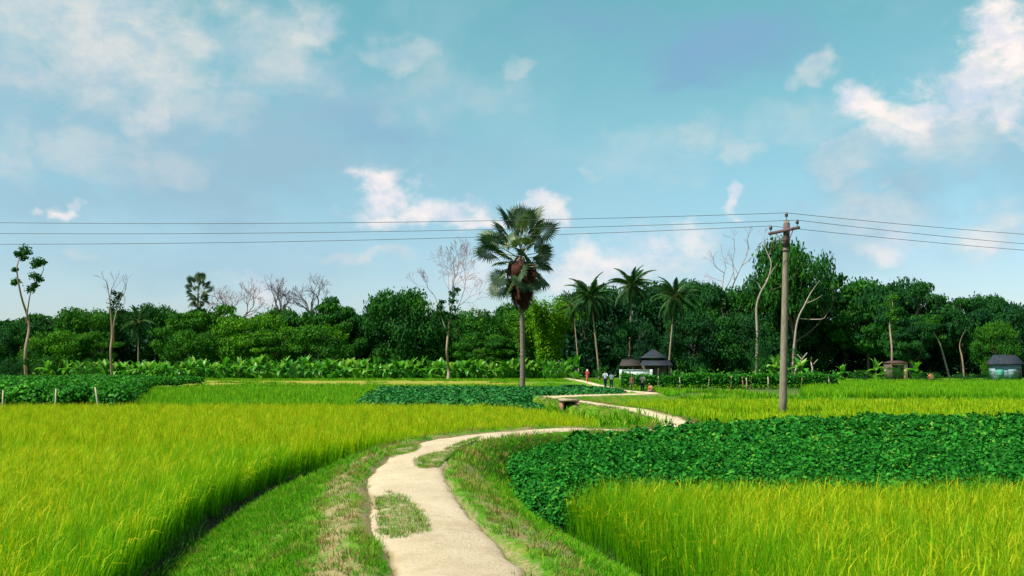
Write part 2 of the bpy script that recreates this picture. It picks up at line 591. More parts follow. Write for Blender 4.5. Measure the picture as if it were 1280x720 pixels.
m, t, o = new_mat('earth_and_turf')
tcn = t.add('ShaderNodeTexCoord')
P = tcn.outputs['Object']
nb = t.noise(P, 1.3, 6, .6)
nf = t.noise(P, 22, 5, .65)
turf = t.ramp(t.math('ADD', t.math('MULTIPLY', nb, .6), t.math('MULTIPLY', nf, .4)), [(.3, (.025, .11, .004)), (.5, (.06, .16, .005)), (.62, (.14, .16, .02)), (.76, (.24, .17, .05))])
soil = t.ramp(nf, [(.25, (.10, .09, .03)), (.5, (.19, .155, .07)), (.8, (.30, .235, .135))])
mud = t.ramp(nf, [(.3, (.012, .012, .008)), (.7, (.045, .04, .022))])
straw = t.ramp(t.noise(P, .22, 7, .65), [(.35, (.08, .19, .010)), (.5, (.20, .20, .025)), (.66, (.29, .16, .04))])
bf = t.smooth(t.math('ADD', t.attr('bare'), t.math('MULTIPLY', t.math('SUBTRACT', nf, .5), .9)), .28, .75)
c = t.mix(t.attr('dry'), turf, straw)
c = t.mix(t.attr('infield'), c, t.mix(.5, mud, turf))
c = t.mix(bf, c, soil)
c = t.mix(t.smooth(t.attr('wet'), .25, .7), c, mud)
p = principled(t, o, c, .92, .1, nf, .5, .03)
t.l.new(p.outputs[0], o.inputs[0])
M_ground = m
V = np.stack([Xf, Yf, zz], 1)
gm = mesh_np('ground', V, Q, None, [M_ground], {'bare': ('POINT', 'FLOAT', bare), 'wet': ('POINT', 'FLOAT', wet), 'infield': ('POINT', 'FLOAT', infield * (1 - dry) * (1 - .6 * orange)),
                                               'dry': ('POINT', 'FLOAT', np.maximum(dry, orange))}, smooth=True)
tag(obj('ground', gm), kind='structure')

# ------------------------------------------------------------------ the sandy path: a ribbon with ragged edges
m, t, o = new_mat('pale_trodden_sand')
tcn = t.add('ShaderNodeTexCoord')
P = tcn.outputs['Object']
n1 = t.noise(P, .9, 6, .6)
n2_ = t.noise(P, 30, 6, .7)
n3 = t.noise(P, 150, 3, .7)
c = t.ramp(t.math('ADD', t.math('MULTIPLY', n1, .5), t.math('MULTIPLY', n2_, .5)), [(.32, (.33, .25, .16)), (.5, (.46, .365, .25)), (.68, (.55, .45, .32))])
c = t.mix(t.math('MULTIPLY', t.smooth(t.noise(P, 3.2, 9, .68, .4), .50, .68), .55), c, (.33, .255, .16))
peb = t.smooth(n3, .62, .72)
c = t.mix(t.math('MULTIPLY', peb, .5), c, (.22, .17, .11))
grime = t.smooth(t.math('ADD', t.attr('rim'), t.math('MULTIPLY', t.math('SUBTRACT', n2_, .5), .8)), .45, 1.0)
c = t.mix(grime, c, (.23, .18, .09))
p = principled(t, o, c, .95, .08, t.math('ADD', n2_, t.math('MULTIPLY', n3, .5)), .8, .03)
t.l.new(p.outputs[0], o.inputs[0])
M_sand = m
sel = np.where((PS > 15))[0]
cols = np.linspace(-1, 1, 19)
Cx, Cy, Cz = PATH[sel, 0], PATH[sel, 1], PATH[sel, 2]
nx, ny = -PT[sel, 1], PT[sel, 0]
s_ = PS[sel]
wl = .56 + (fbm(s_ * .9, s_ * 0 + 3, 41) - .5) * .26 + (fbm(s_ * 5, s_ * 0, 43) - .5) * .12
wr = .55 + (fbm(s_ * .6, s_ * 0 + 9, 45) - .5) * .16 + (fbm(s_ * 5, s_ * 0, 47) - .5) * .10
wl = np.where(s_ > S_TURN, wl * 1.0, wl)
rows = []
rim = []
for cc in cols:
    off = np.where(cc > 0, cc * wl, cc * wr)
    x, y = Cx + nx * off, Cy + ny * off
    z = Cz + .012 + .018 * (1 - cc * cc) + (fbm(x * 1.3, y * 1.3, 51) - .5) * .03 + (fbm(x * 6, y * 6, 53) - .5) * .018 - .045 * abs(cc) ** 8 + (fbm(x * .15, y * .15, 5) - .5) * .06
    rows.append(np.stack([x, y, z], 1))
    rim.append(np.full(len(x), abs(cc) ** 5))
V = np.stack(rows, 1).reshape(-1, 3)
nr, nc = len(sel), len(cols)
ix = np.arange(nr * nc).reshape(nr, nc)
Qp = np.stack([ix[:-1, :-1].ravel(), ix[1:, :-1].ravel(), ix[1:, 1:].ravel(), ix[:-1, 1:].ravel()], 1)[:, ::-1]
pm = mesh_np('path', V, Qp, None, [M_sand], {'rim': ('POINT', 'FLOAT', np.stack(rim, 1).ravel())}, smooth=True)
tag(obj('path', pm), kind='structure')


def path_top(x, y):
    D, Z, S = path_info([x], [y])
    return float(Z[0] + (fbm(np.array([x * .15]), np.array([y * .15]), 5)[0] - .5) * .06)


# grass mats growing on the sand
m, t, o = new_mat('grey_green_mat')
tcn = t.add('ShaderNodeTexCoord')
n1 = t.noise(tcn.outputs['Object'], 14, 6, .7)
c = t.ramp(n1, [(.3, (.09, .13, .04)), (.48, (.19, .18, .08)), (.62, (.34, .27, .17))])
p = principled(t, o, c, .95, .05, n1, .6, .03)
t.l.new(p.outputs[0], o.inputs[0])
M_matt = m
MATS = []


def turf_patch(poly, label):
    poly = np.array([tuple(at(px, py, 10)) for px, py in poly])       # pixel outline dropped on to the path's surface
    d = poly - np.array([0, 0, CAM_Z])
    k = (.655 - CAM_Z) / d[:, 2]
    g = np.array([0, 0, CAM_Z]) + d * k[:, None]
    g = catmull(np.vstack([g, g[:1]]), 9)[:-1]
    g = g + (g - g.mean(0)) * ((fbm(g[:, 0] * 9, g[:, 1] * 9, 57) - .5) * .35)[:, None] * np.array([1, 1, 0])
    c = g.mean(0)
    V, n = [], len(g)
    for f, h in ((1, -.02), (.95, .012), (.8, .022), (.5, .028), (.2, .03)):
        q = c + (g - c) * f
        V.append(np.stack([q[:, 0], q[:, 1], np.array([path_top(*a[:2]) for a in q]) + h + .012], 1))
    V = np.concatenate(V)
    Qs = [(i * n + a, i * n + (a + 1) % n, (i + 1) * n + (a + 1) % n, (i + 1) * n + a) for i in range(4) for a in range(n)]
    V = np.vstack([V, [c[0], c[1], path_top(c[0], c[1]) + .042]])
    T = [(4 * n + a, 4 * n + (a + 1) % n, 5 * n) for a in range(n)]
    MATS.append(g)
    ob = obj('turf_patch', mesh_np('turf_patch', V, Qs, T, [M_matt], smooth=True))
    tag(ob, label, 'turf patch', 'turf patches on the sandy path')


turf_patch([(474, 626), (488, 622), (505, 626), (520, 638), (529, 655), (533, 668), (515, 672), (492, 672), (478, 670), (474, 650)], 'largest grey green turf patch, on the left edge of the sandy path in front')
turf_patch([(521, 577), (536, 570), (552, 566), (572, 556), (592, 550), (600, 549), (578, 559), (562, 570), (553, 580), (545, 586), (528, 586)], 'long narrow turf patch at the right side of the path where it bends')
turf_patch([(487, 565), (500, 561), (515, 558), (524, 560), (516, 566), (498, 571), (486, 572)], 'small turf patch at the left edge of the path just before its bend')


# ------------------------------------------------------------------ blades, tufts and scattered crops
def blades(n, spread, L, lean, curve, width, seg=3, tone=(.2, .8), tone_h=.25, seed=0, heads=0, head_tone=.95):
    """n grass blades as tapering strips; 'tone' grows from base to tip"""
    g = np.random.default_rng(seed)
    V, Q, T = [], [], []
    tot = n + heads
    for i in range(tot):
        hd = i >= n
        a, r = g.uniform(0, 2 * PI), spread * math.sqrt(g.uniform())
        b = np.array([r * math.cos(a), r * math.sin(a), 0])
        th = a + g.normal(0, .9)
        dirv = np.array([math.cos(th), math.sin(th), 0])
        side = np.array([-math.sin(th), math.cos(th), 0])
        l = g.uniform(*L) * (1.0 if not hd else .98)
        ln = abs(g.normal(lean, lean * .5))
        cu = curve * g.uniform(.3, 1.9) * (4.2 if hd else 1)
        wd = width * g.uniform(.7, 1.2) * (2.1 if hd else 1)
        tb = g.uniform(*tone)
        pos = b.copy()
        ang = ln
        base = len(V)
        for k in range(seg + 1):
            f = k / seg
            if hd:
                ww = wd * (.25 if f < .7 else 1.0) * (1 if k < seg else .3)
            else:
                ww = wd * (1 - .85 * f ** 1.6)
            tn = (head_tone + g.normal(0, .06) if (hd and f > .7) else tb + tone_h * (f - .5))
            V.append((*(pos - side * ww / 2), tn))
            V.append((*(pos + side * ww / 2), tn))
            pos = pos + (dirv * math.sin(ang) + np.array([0, 0, math.cos(ang)])) * l / seg
            ang += (cu / seg) * ((.15 if k < seg * .5 else 1.6) if hd else (.5 + k / seg))
        for k in range(seg):
            q = base + 2 * k
            Q.append((q, q + 1, q + 3, q + 2))
    V = np.array(V)
    return V[:, :3], np.array(Q), V[:, 3]


def proto_set(name, meshes):
    """source plants of a crop; they live only as instances of the crop's own object"""
    c = bpy.data.collections.new(name)
    for me in meshes:
        c.objects.link(bpy.data.objects.new(name, me))
    ng = bpy.data.node_groups.new(name + '_scatter', 'GeometryNodeTree')
    ng.interface.new_socket('Geometry', in_out='INPUT', socket_type='NodeSocketGeometry')
    ng.interface.new_socket('Geometry', in_out='OUTPUT', socket_type='NodeSocketGeometry')
    N = ng.nodes
    gi, go = N.new('NodeGroupInput'), N.new('NodeGroupOutput')
    ci = N.new('GeometryNodeCollectionInfo')
    ci.inputs['Collection'].default_value = c
    ci.inputs['Separate Children'].default_value = True
    ci.inputs['Reset Children'].default_value = True
    ip = N.new('GeometryNodeInstanceOnPoints')
    ip.inputs['Pick Instance'].default_value = True

    def na(nm, typ):
        a = N.new('GeometryNodeInputNamedAttribute')
        a.data_type = typ
        a.inputs['Name'].default_value = nm
        return [s for s in a.outputs if s.enabled and s.name == 'Attribute'][0]
    L = ng.links
    L.new(gi.outputs[0], ip.inputs['Points'])
    L.new(ci.outputs[0], ip.inputs['Instance'])
    L.new(na('pick', 'INT'), ip.inputs['Instance Index'])
    rt = N.new('FunctionNodeEulerToRotation')
    L.new(na('turn', 'FLOAT_VECTOR'), rt.inputs[0])
    L.new(rt.outputs[0], ip.inputs['Rotation'])
    L.new(na('size', 'FLOAT_VECTOR'), ip.inputs['Scale'])
    L.new(ip.outputs[0], go.inputs[0])
    return ng, len(meshes)


def scatter(name, pts, ng, size, label, cat, tilt=.06, hscale=None, pick=None):
    pts = np.asarray(pts, float)
    n = len(pts)
    g = np.random.default_rng(n)
    rot = np.stack([g.normal(0, tilt, n), g.normal(0, tilt, n), g.uniform(0, 2 * PI, n)], 1)
    sz = g.uniform(size[0], size[1], n)[:, None] * np.ones((1, 3))
    if hscale is not None:
        sz[:, 2] *= hscale
    if pick is None:
        pick = g.integers(0, ng[1], n)
    me = mesh_np(name, pts, None, None, (), {'turn': ('POINT', 'FLOAT_VECTOR', rot), 'size': ('POINT', 'FLOAT_VECTOR', sz), 'pick': ('POINT', 'INT', pick)})
    ob = obj(name, me)
    md = ob.modifiers.new('scatter', 'NODES')
    md.node_group = ng[0]
    return tag(ob, label, cat, kind='stuff')


def grass_mesh(nm, mat, args):
    V, Q, tn = blades(**args)
    return mesh_np(nm, V, Q, None, [mat], {'tone': ('POINT', 'FLOAT', tn)}, smooth=True)


def in_poly(X, Y, poly):
    X, Y = np.asarray(X), np.asarray(Y)
    inside = np.zeros(X.shape, bool)
    j = len(poly) - 1
    for i in range(len(poly)):
        xi, yi = poly[i]
        xj, yj = poly[j]
        cnd = ((yi > Y) != (yj > Y)) & (X < (xj - xi) * (Y - yi) / (yj - yi + 1e-12) + xi)
        inside ^= cnd
        j = i
    return inside


def jitter_grid(poly, step, seed=0, jit=.45, xm=1.08):
    P_ = np.array(poly)
    g = np.random.default_rng(seed)
    xs = np.arange(P_[:, 0].min(), P_[:, 0].max(), step)
    ys = np.arange(P_[:, 1].min(), P_[:, 1].max(), step)
    X, Y = np.meshgrid(xs, ys)
    X, Y = X.ravel() + g.uniform(-jit, jit, X.size) * step, Y.ravel() + g.uniform(-jit, jit, Y.size) * step
    k = in_poly(X, Y, poly) & (np.abs(X) < Y * .5145 * xm + 5.0)      # nothing is sown far outside what could be seen
    return X[k], Y[k]


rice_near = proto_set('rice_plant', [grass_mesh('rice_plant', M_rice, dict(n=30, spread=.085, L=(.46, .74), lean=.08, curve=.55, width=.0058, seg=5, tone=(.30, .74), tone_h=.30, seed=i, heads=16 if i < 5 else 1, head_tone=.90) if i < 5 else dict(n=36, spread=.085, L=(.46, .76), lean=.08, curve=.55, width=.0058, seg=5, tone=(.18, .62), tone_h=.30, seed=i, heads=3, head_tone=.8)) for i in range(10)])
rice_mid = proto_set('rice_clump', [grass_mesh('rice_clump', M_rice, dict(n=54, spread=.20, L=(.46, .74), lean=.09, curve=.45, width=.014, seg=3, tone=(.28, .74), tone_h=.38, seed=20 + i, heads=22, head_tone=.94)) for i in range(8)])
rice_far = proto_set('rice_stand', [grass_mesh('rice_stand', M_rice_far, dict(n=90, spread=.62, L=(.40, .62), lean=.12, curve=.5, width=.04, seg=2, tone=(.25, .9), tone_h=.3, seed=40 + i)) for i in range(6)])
rice_young = proto_set('young_rice_stand', [grass_mesh('young_rice_stand', M_rice_green, dict(n=90, spread=.62, L=(.40, .66), lean=.12, curve=.5, width=.04, seg=2, tone=(.2, .85), tone_h=.3, seed=60 + i)) for i in range(6)])
M_grass_dry = leaf_mat('dry_grass_blades', [(0, (.10, .08, .02)), (.5, (.26, .19, .06)), (1, (.40, .30, .12))], .3, .8, .05)
grass_near = proto_set('grass_tuft', [grass_mesh('grass_tuft', M_grass if i < 6 else M_grass_dry, dict(n=16, spread=.06, L=(.025, .075), lean=.5, curve=.8, width=.006, seg=2, tone=(.05, .75), tone_h=.25, seed=80 + i, heads=0)) for i in range(9)])
grass_far = proto_set('grass_clump', [grass_mesh('grass_clump', M_grass, dict(n=60, spread=.55, L=(.12, .32), lean=.4, curve=.8, width=.04, seg=2, tone=(.1, .75), tone_h=.25, seed=100 + i)) for i in range(6)])
weed = proto_set('ditch_grass', [grass_mesh('ditch_grass', M_grass, dict(n=22, spread=.10, L=(.15, .38), lean=.4, curve=1.0, width=.009, seg=3, tone=(.0, .45), tone_h=.25, seed=120 + i)) for i in range(6)])


def sow(poly, step, minfoot, seed, zoff=0.0, keep=None):
    X, Y = jitter_grid(poly, step, seed)
    z, D, S, foot = ground_z(X, Y, True)
    k = np.abs(D) > foot + minfoot
    if keep is not None:
        k &= keep(X, Y, D, S, foot)
    return np.stack([X[k], Y[k], z[k] + zoff], 1)


LEFT_RICE = [(-60, 4), (0, 4), (0, 26), (1.6, 27.5), (2.4, 29.5), (2.5, 31.5), (1.7, 35), (0, 40.5), (-1.6, 43.5), (-60, 44.5)]
left_only = lambda X, Y, D, S, foot: (D > 0) | (np.abs(D) > 20)
a = sow([(x, min(y, 21)) for x, y in LEFT_RICE], .128, .32, 1, keep=left_only)


def ripeness(pts, seed, margin=True):
    """riper plants carry more heads; the strip along the ditch and some patches stay green"""
    D_, _, S_ = path_info(pts[:, 0], pts[:, 1])
    f_ = feet(D_, S_)
    g_ = np.random.default_rng(seed)
    green = .05 + .5 * sstep(fbm(pts[:, 0] * .45, pts[:, 1] * .3, 87), .42, .62)
    green = np.maximum(green, .95 * (1 - sstep(np.abs(D_) - f_, .3, 2.6)) * margin)
    green = np.maximum(green, .6 * (1 - sstep(pts[:, 1], 8, 13)))
    isg = g_.uniform(0, 1, len(pts)) < green
    return np.where(isg, g_.integers(5, 10, len(pts)), g_.integers(0, 5, len(pts)))


a = a[a[:, 1] < 21]
scatter('rice_crop', a, rice_near, (.85, 1.18), 'dense ripening rice in the nearest part of the wide field left of the path', 'rice', .035, pick=ripeness(a, 1))
b = sow([(x, max(y, 21)) for x, y in LEFT_RICE], .29, .35, 2, keep=left_only)
scatter('rice_crop', b, rice_mid, (.85, 1.18), 'yellow green rice in the far part of the wide field left of the path', 'rice', .035)
RIGHT_RICE = [(.3, 4), (20, 4), (20, 14.0), (.2, 14.2)]
a = sow(RIGHT_RICE, .125, .16, 3, keep=lambda X, Y, D, S, foot: D < 0)
scatter('rice_crop', a, rice_near, (.9, 1.14), 'dense golden green rice in the front field right of the path', 'rice', .035, pick=ripeness(a, 2))
FAR_A = [(8.4, 34.3), (13, 36), (40, 37.5), (40, 60.5), (8.6, 60.5), (5.2, 53), (5.4, 48), (6.9, 43.5), (8.2, 38)]
a = sow(FAR_A, .95, .3, 4, keep=lambda X, Y, D, S, foot: (fbm(X * .25, Y * .35, 61) < .66))
scatter('rice_crop', a, rice_far, (.8, 1.1), 'bright yellow rice around the foot of the power pole', 'rice', .08, .85)
FAR_B = [(21, 72), (70, 72), (70, 92), (27, 92)]
FAR_C = [(29, 96), (90, 96), (90, 118), (34, 118)]
a = np.vstack([sow(FAR_B, 1.1, .5, 5), sow(FAR_C, 1.25, .5, 6)])
scatter('rice_crop', a, rice_young, (.85, 1.25), 'vivid green young rice in the far right fields in front of the wood', 'rice', .08)
GREEN_L = [(-17.8, 47.5), (-7.6, 47.5), (-11.8, 90), (-33, 90)]
a = sow(GREEN_L, .95, .5, 7)
scatter('rice_crop', a, rice_young, (1.0, 1.25), 'fresh green rice strip in the middle distance left of the big fan palm', 'rice', .08, .95)
STRAW = [(-78, 128), (-2, 128), (-2, 170), (-78, 170)]


# broad leaved crops
def leafy(n, W, H, leaf, seed, up=.55, tone=(.1, .95), shell=.5, zlo=.02):
    """a low bush: ovate leaves, folded a little along the midrib, over a dome"""
    g = np.random.default_rng(seed)
    th = g.uniform(0, 2 * PI, n)
    cz = g.uniform(zlo, 1, n) ** .6
    rr = np.sqrt(np.clip(1 - (cz * .92) ** 2, 0, 1)) * g.uniform(shell, 1, n)
    C = np.stack([rr * np.cos(th) * W, rr * np.sin(th) * W, cz * H * g.uniform(.8, 1.1, n)], 1)
    N_ = g.normal(0, .5, (n, 3)) + np.array([0, 0, up * 2]) + np.stack([np.cos(th), np.sin(th), th * 0], 1) * .55
    N_ /= np.linalg.norm(N_, axis=1)[:, None]
    T_ = np.cross(N_, g.normal(0, 1, (n, 3)))
    T_ /= np.linalg.norm(T_, axis=1)[:, None]
    B_ = np.cross(N_, T_)
    l = (g.uniform(.7, 1.25, n) * leaf)[:, None]
    wd = l * .42
    fold = N_ * l * .10
    V = np.stack([C - T_ * l * .5, C - T_ * l * .1 + B_ * wd + fold, C + T_ * l * .5 - N_ * l * .12, C - T_ * l * .1 - B_ * wd + fold], 1).reshape(-1, 3)
    i = np.arange(n) * 4
    Tr = np.concatenate([np.stack([i, i + 2, i + 1], 1), np.stack([i, i + 3, i + 2], 1)])
    tn = np.repeat(g.uniform(*tone, n), 4)
    return V, Tr, tn


def leafy_mesh(nm, mat, **k):
    V, T_, tn = leafy(**k)
    return mesh_np(nm, V, None, T_, [mat], {'tone': ('POINT', 'FLOAT', tn)})


bean_set = proto_set('bean_plant', [leafy_mesh('bean_plant', M_bean, n=480, W=.34, H=.54, leaf=.066, seed=200 + i, tone=(.1, .9)) for i in range(7)])
bean_mid = proto_set('bean_bush', [leafy_mesh('bean_bush', M_bean, n=420, W=.48, H=.58, leaf=.10, seed=220 + i, tone=(.1, .95)) for i in range(6)])
cab_set = proto_set('leafy_crop_plant', [leafy_mesh('leafy_crop_plant', M_cabbage, n=280, W=.85, H=.6, leaf=.19, seed=240 + i) for i in range(5)])
crp_set = proto_set('creeper_plant', [leafy_mesh('creeper_plant', M_creeper, n=330, W=.95, H=1.15, leaf=.20, seed=260 + i, tone=(.1, 1.0), zlo=.42) for i in range(5)])

BEANS = [(-.9, 14.4), (40, 14.3), (40, 36.0), (18, 35.0), (12.7, 34.2), (8.7, 32.2), (5.4, 30.0), (2.9, 27.6), (1.4, 25.9), (0, 24)]
bk = lambda X, Y, D, S, foot: (D < 0) & (np.abs(D) > np.where(Y < 21, foot + .02, np.where(X < 2.2, 1.6, 1.25)))
a = sow(BEANS, .34, -9, 8, keep=lambda X, Y, D, S, f: bk(X, Y, D, S, f) & (Y < 23))
b = sow(BEANS, .52, -9, 9, keep=lambda X, Y, D, S, f: bk(X, Y, D, S, f) & (Y >= 23))
scatter('bean_crop', a, bean_set, (.85, 1.22), 'dark leafy bean crop in the nearer half of the patch right of the bend', 'bean crop', .12)
scatter('bean_crop', b, bean_mid, (.85, 1.25), 'dark green leafy bean crop in the farther half of the patch before the pole', 'bean crop', .12)
BLUE = [(-7.2, 48.5), (1.2, 48.5), (1.0, 58), (1.5, 64), (3.5, 72), (5.5, 84), (-3, 88), (-11.4, 88)]
a = sow(BLUE, .8, .2, 10)
BLUE2 = [(4.4, 66.5), (8.4, 72), (7.9, 80), (7.3, 92), (4.4, 92), (4.0, 76)]
a = np.vstack([a, sow(BLUE2, .8, .1, 11)])
scatter('vegetable_crop', a, cab_set, (.8, 1.15), 'blue green leafy vegetable rows around the foot of the big fan palm', 'vegetable crop', .12)
CREEP = [(-18.6, 47.8), (-33.5, 92), (-38, 122), (-95, 122), (-36, 47.8)]
a = sow(CREEP, 1.0, 0, 12)
a[:, 2] += np.where(a[:, 1] < 52, .35, 0) * 0 + (fbm(a[:, 0] * .2, a[:, 1] * .2, 91) - .4) * .5
scatter('creeper_crop', a, crp_set, (.75, 1.12), 'thick green creeper patch with dark foot behind the stakes at left', 'creeper crop', .12)
# low herbage of the far margins and bunds
FARG = [(-95, 122.5), (-95, 192), (11, 192), (8, 120), (7.6, 95), (-11, 93), (-34, 93), (-38, 122)]
X, Y = jitter_grid(FARG, 1.6, 13)
k = fbm(X * .1, Y * .2, 93) + .25 * (Y < 127) + .35 * (Y > 176) - .1 * ((Y > 127) & (Y < 172)) > .58
X, Y = X[k], Y[k]
BUND = [(12, 61), (60, 61), (60, 71.5), (20, 71.5), (21, 92), (12.0, 105), (12, 78)]
X2, Y2 = jitter_grid(BUND, 1.05, 14)
k = fbm(X2 * .2, Y2 * .35, 95) > .5
BUND5 = [(3.2, 31), (5.4, 34.5), (5.3, 38), (3.4, 44.5), (2.2, 51), (1.2, 57), (-1, 48.3), (-3, 45), (-.4, 43), (1.6, 38)]
X5, Y5 = jitter_grid(BUND5, .8, 23)
BUND2 = [(30, 92.3), (80, 92.3), (80, 95.6), (30, 95.6)]
X3, Y3 = jitter_grid(BUND2, .9, 15)
BUND3 = [(36, 118.5), (100, 118.5), (110, 178), (13, 178), (13, 112), (34, 112)]
X4, Y4 = jitter_grid(BUND3, 1.7, 16)
X, Y = np.concatenate([X, X2[k], X3, X4, X5]), np.concatenate([Y, Y2[k], Y3, Y4, Y5])
D, _, S = path_info(X, Y)
k = (np.abs(D) > .85) & (np.hypot(X - 2.75, Y - 48.5) > 1.5)
scatter('grass', np.stack([X[k], Y[k], ground_z(X[k], Y[k])], 1), grass_far, (.8, 1.8), 'rough grass on the far field margins before the wood', 'grass')

# verge grass on the banks of the near path, ditch weeds
BANK = [(-6.5, 5.5), (3.2, 5.5), (3.2, 22), (8.4, 30), (8.6, 38), (7, 46), (4.8, 58), (-.5, 58), (0, 52), (2.2, 46), (3.6, 38), (4.3, 33), (2.5, 30), (-3, 28), (-6.5, 24)]


def bank_keep(X, Y, D, S, foot):
    a_ = np.abs(D)
    nearp = S < S_BEND + 8
    e = fbm(X * 1.1, Y * 1.1, 21) - .5
    trk = np.exp(-((D - .92 - e * .3) / .22) ** 2) * nearp
    rb = (1 - sstep(S, S11 + 6, S11 + 10)) * np.exp(-((D + .95 - e * .9) / .34) ** 2) * sstep(fbm(X * .8, Y * .8, 31), .35, .6) * nearp
    thin = fbm(X * 2.3, Y * 1.6, 63)
    g = np.random.default_rng(len(X)).uniform(0, 1, len(X))
    dens = (1 - .75 * trk) * (1 - .8 * rb) * (.06 + .94 * sstep(a_ + e * .35, .56, .8)) * (.4 + .6 * sstep(thin, .38, .58))
    return (a_ > .44) & (a_ < foot + .05) & (g < dens)


a = sow([(x, min(y, 17)) for x, y in BANK], .052, -9, 17, keep=bank_keep)
b = sow([(x, max(y, 17)) for x, y in BANK], .10, -9, 18, keep=bank_keep)


def dryness(pts, seed):
    g_ = np.random.default_rng(seed)
    D_, _, _ = path_info(pts[:, 0], pts[:, 1])
    d_ = .03 + .32 * sstep(fbm(pts[:, 0] * .9 + pts[:, 1] * .3, pts[:, 1] * 1.3, 89), .52, .66) * (D_ > 0) + .42 * (1 - sstep(np.abs(np.abs(D_) - .88), .1, .45))
    return np.where(g_.uniform(0, 1, len(pts)) < d_, g_.integers(6, 9, len(pts)), g_.integers(0, 6, len(pts)))


scatter('grass', a, grass_near, (.7, 1.35), 'short tufted grass on the banks beside the front of the path', 'grass', .2, pick=dryness(a, 3))
scatter('grass', b, grass_near, (1.2, 2.1), 'short grass on the banks where the path bends', 'grass', .2, pick=dryness(b, 4))
pts = []
for g_ in MATS:
    gc = g_.mean(0)
    X, Y = jitter_grid([tuple((gc + (q - gc) * 1.10)[:2]) for q in g_], .045, 19)
    kk = fbm(X * 4, Y * 4, 58) > .40
    X, Y = X[kk], Y[kk]
    pts += [(x, y, path_top(x, y) + .022) for x, y in zip(X, Y)]
scatter('grass', np.array(pts), grass_near, (.4, 1.0), 'sparse greyish tufts on the turf patches in the path', 'grass', .2)
a = sow([(-6.5, 5.5), (3.2, 5.5), (3.2, 13.6), (2.6, 14), (2.6, 24), (-6.5, 26)], .2, -9, 20, keep=lambda X, Y, D, S, f: (np.abs(D) > f + .12) & (np.abs(D) < f + .42) & (fbm(X * 1.5, Y * 1.5, 65) > .46) & (S < S_BEND))
scatter('grass', a, weed, (.6, 1.0), 'dark weeds along the ditches at the foot of the banks', 'weeds', .2)


# ------------------------------------------------------------------ leaves, limbs, trees
def leaf_cloud(C, outward, size, g, bias=.6, asp=.55):
    n = len(C)
    N_ = g.normal(0, 1, (n, 3)) * (1 - bias) + outward * bias
    N_ /= np.linalg.norm(N_, axis=1)[:, None] + 1e-9
    T_ = np.cross(N_, g.normal(0, 1, (n, 3)))
    T_ /= np.linalg.norm(T_, axis=1)[:, None] + 1e-9
    B_ = np.cross(N_, T_)
    l = (size * g.uniform(.6, 1.35, n))[:, None]
    w_ = l * asp
    V = np.stack([C - T_ * l * .5, C + B_ * w_ * .5 - T_ * l * .08, C + T_ * l * .5, C - B_ * w_ * .5 - T_ * l * .08], 1).reshape(-1, 3)
    i = np.arange(n) * 4
    return V, np.stack([i, i + 1, i + 2, i + 3], 1)


def crown_mesh(style, seed, n=9000):
    """a crown of unit half width and unit total height: leaf clumps of differing size and tone round an uneven outline"""
    g = np.random.default_rng(seed)
    K_ = {'round': 52, 'spread': 46, 'ragged': 40, 'tall': 44, 'open': 52}[style]
    cs, rs = [], []
    for k in range(K_):
        th = g.uniform(0, 2 * PI)
        if style == 'spread':
            z = g.choice([.55, .72, .86, .40], p=[.25, .3, .25, .2]) + g.normal(0, .035)
            prof = 1.0 if z > .5 else .85
            prof *= math.sqrt(max(.02, 1 - ((z - .62) / .42) ** 2))
            r = prof * math.sqrt(g.uniform(.1, 1)) * .86
            rad = g.uniform(.15, .27)
        elif style == 'open':
            z = g.uniform(.56, .95)
            r = math.sqrt(g.uniform(.0, 1)) * .80 * math.sqrt(max(.05, 1 - ((z - .72) / .30) ** 2))
            rad = g.uniform(.17, .29)
        elif style == 'tall':
            z = g.uniform(.18, .95)
            r = math.sqrt(g.uniform(.05, 1)) * .75 * math.sqrt(max(.05, 1 - ((z - .5) / .55) ** 2))
            rad = g.uniform(.18, .30)
        elif style == 'ragged':
            z = g.uniform(.2, .92)
            r = math.sqrt(g.uniform(.1, 1)) * .88 * math.sqrt(max(.05, 1 - ((z - .55) / .5) ** 2)) * g.uniform(.7, 1.12)
            rad = g.uniform(.14, .30)
        else:
            z = g.uniform(.16, .90)
            r = math.sqrt(g.uniform(.15, 1)) * .82 * math.sqrt(max(.05, 1 - ((z - .52) / .46) ** 2))
            rad = g.uniform(.18, .30)
        cs.append((r * math.cos(th), r * math.sin(th), z))
        rs.append(rad)
    cs, rs = np.array(cs), np.array(rs)
    tone = g.uniform(.05, .8, K_)
    wgt = rs ** 2 / (rs ** 2).sum()
    which = g.choice(K_, n, p=wgt)
    d = g.normal(0, 1, (n, 3))
    d /= np.linalg.norm(d, axis=1)[:, None]
    rr = g.uniform(.3, 1.0, n) ** .5 * (1 + g.normal(0, .12, n))
    flat = np.array([1, 1, .42 if style != 'spread' else .26])
    off = d * flat
    lump = 1 + .28 * np.sin(d[:, 0] * 7 + which) * np.cos(d[:, 1] * 6 + which * 2)
    C = cs[which] + off * (rs[which] * rr * lump)[:, None]
    up = d * np.array([1, 1, 1.4]) + np.array([0, 0, .5])
    up /= np.linalg.norm(up, axis=1)[:, None]
    V, Q = leaf_cloud(C, up, .05, g, .55, .6)
    V[:, 2] = np.maximum(V[:, 2], .03)
    tn = np.repeat(np.clip(tone[which] * .75 + g.uniform(0, .45, n), 0, 1), 4)
    return mesh_np('crown_' + style, V, Q, None, [M_crown], {'tone': ('POINT', 'FLOAT', tn)})


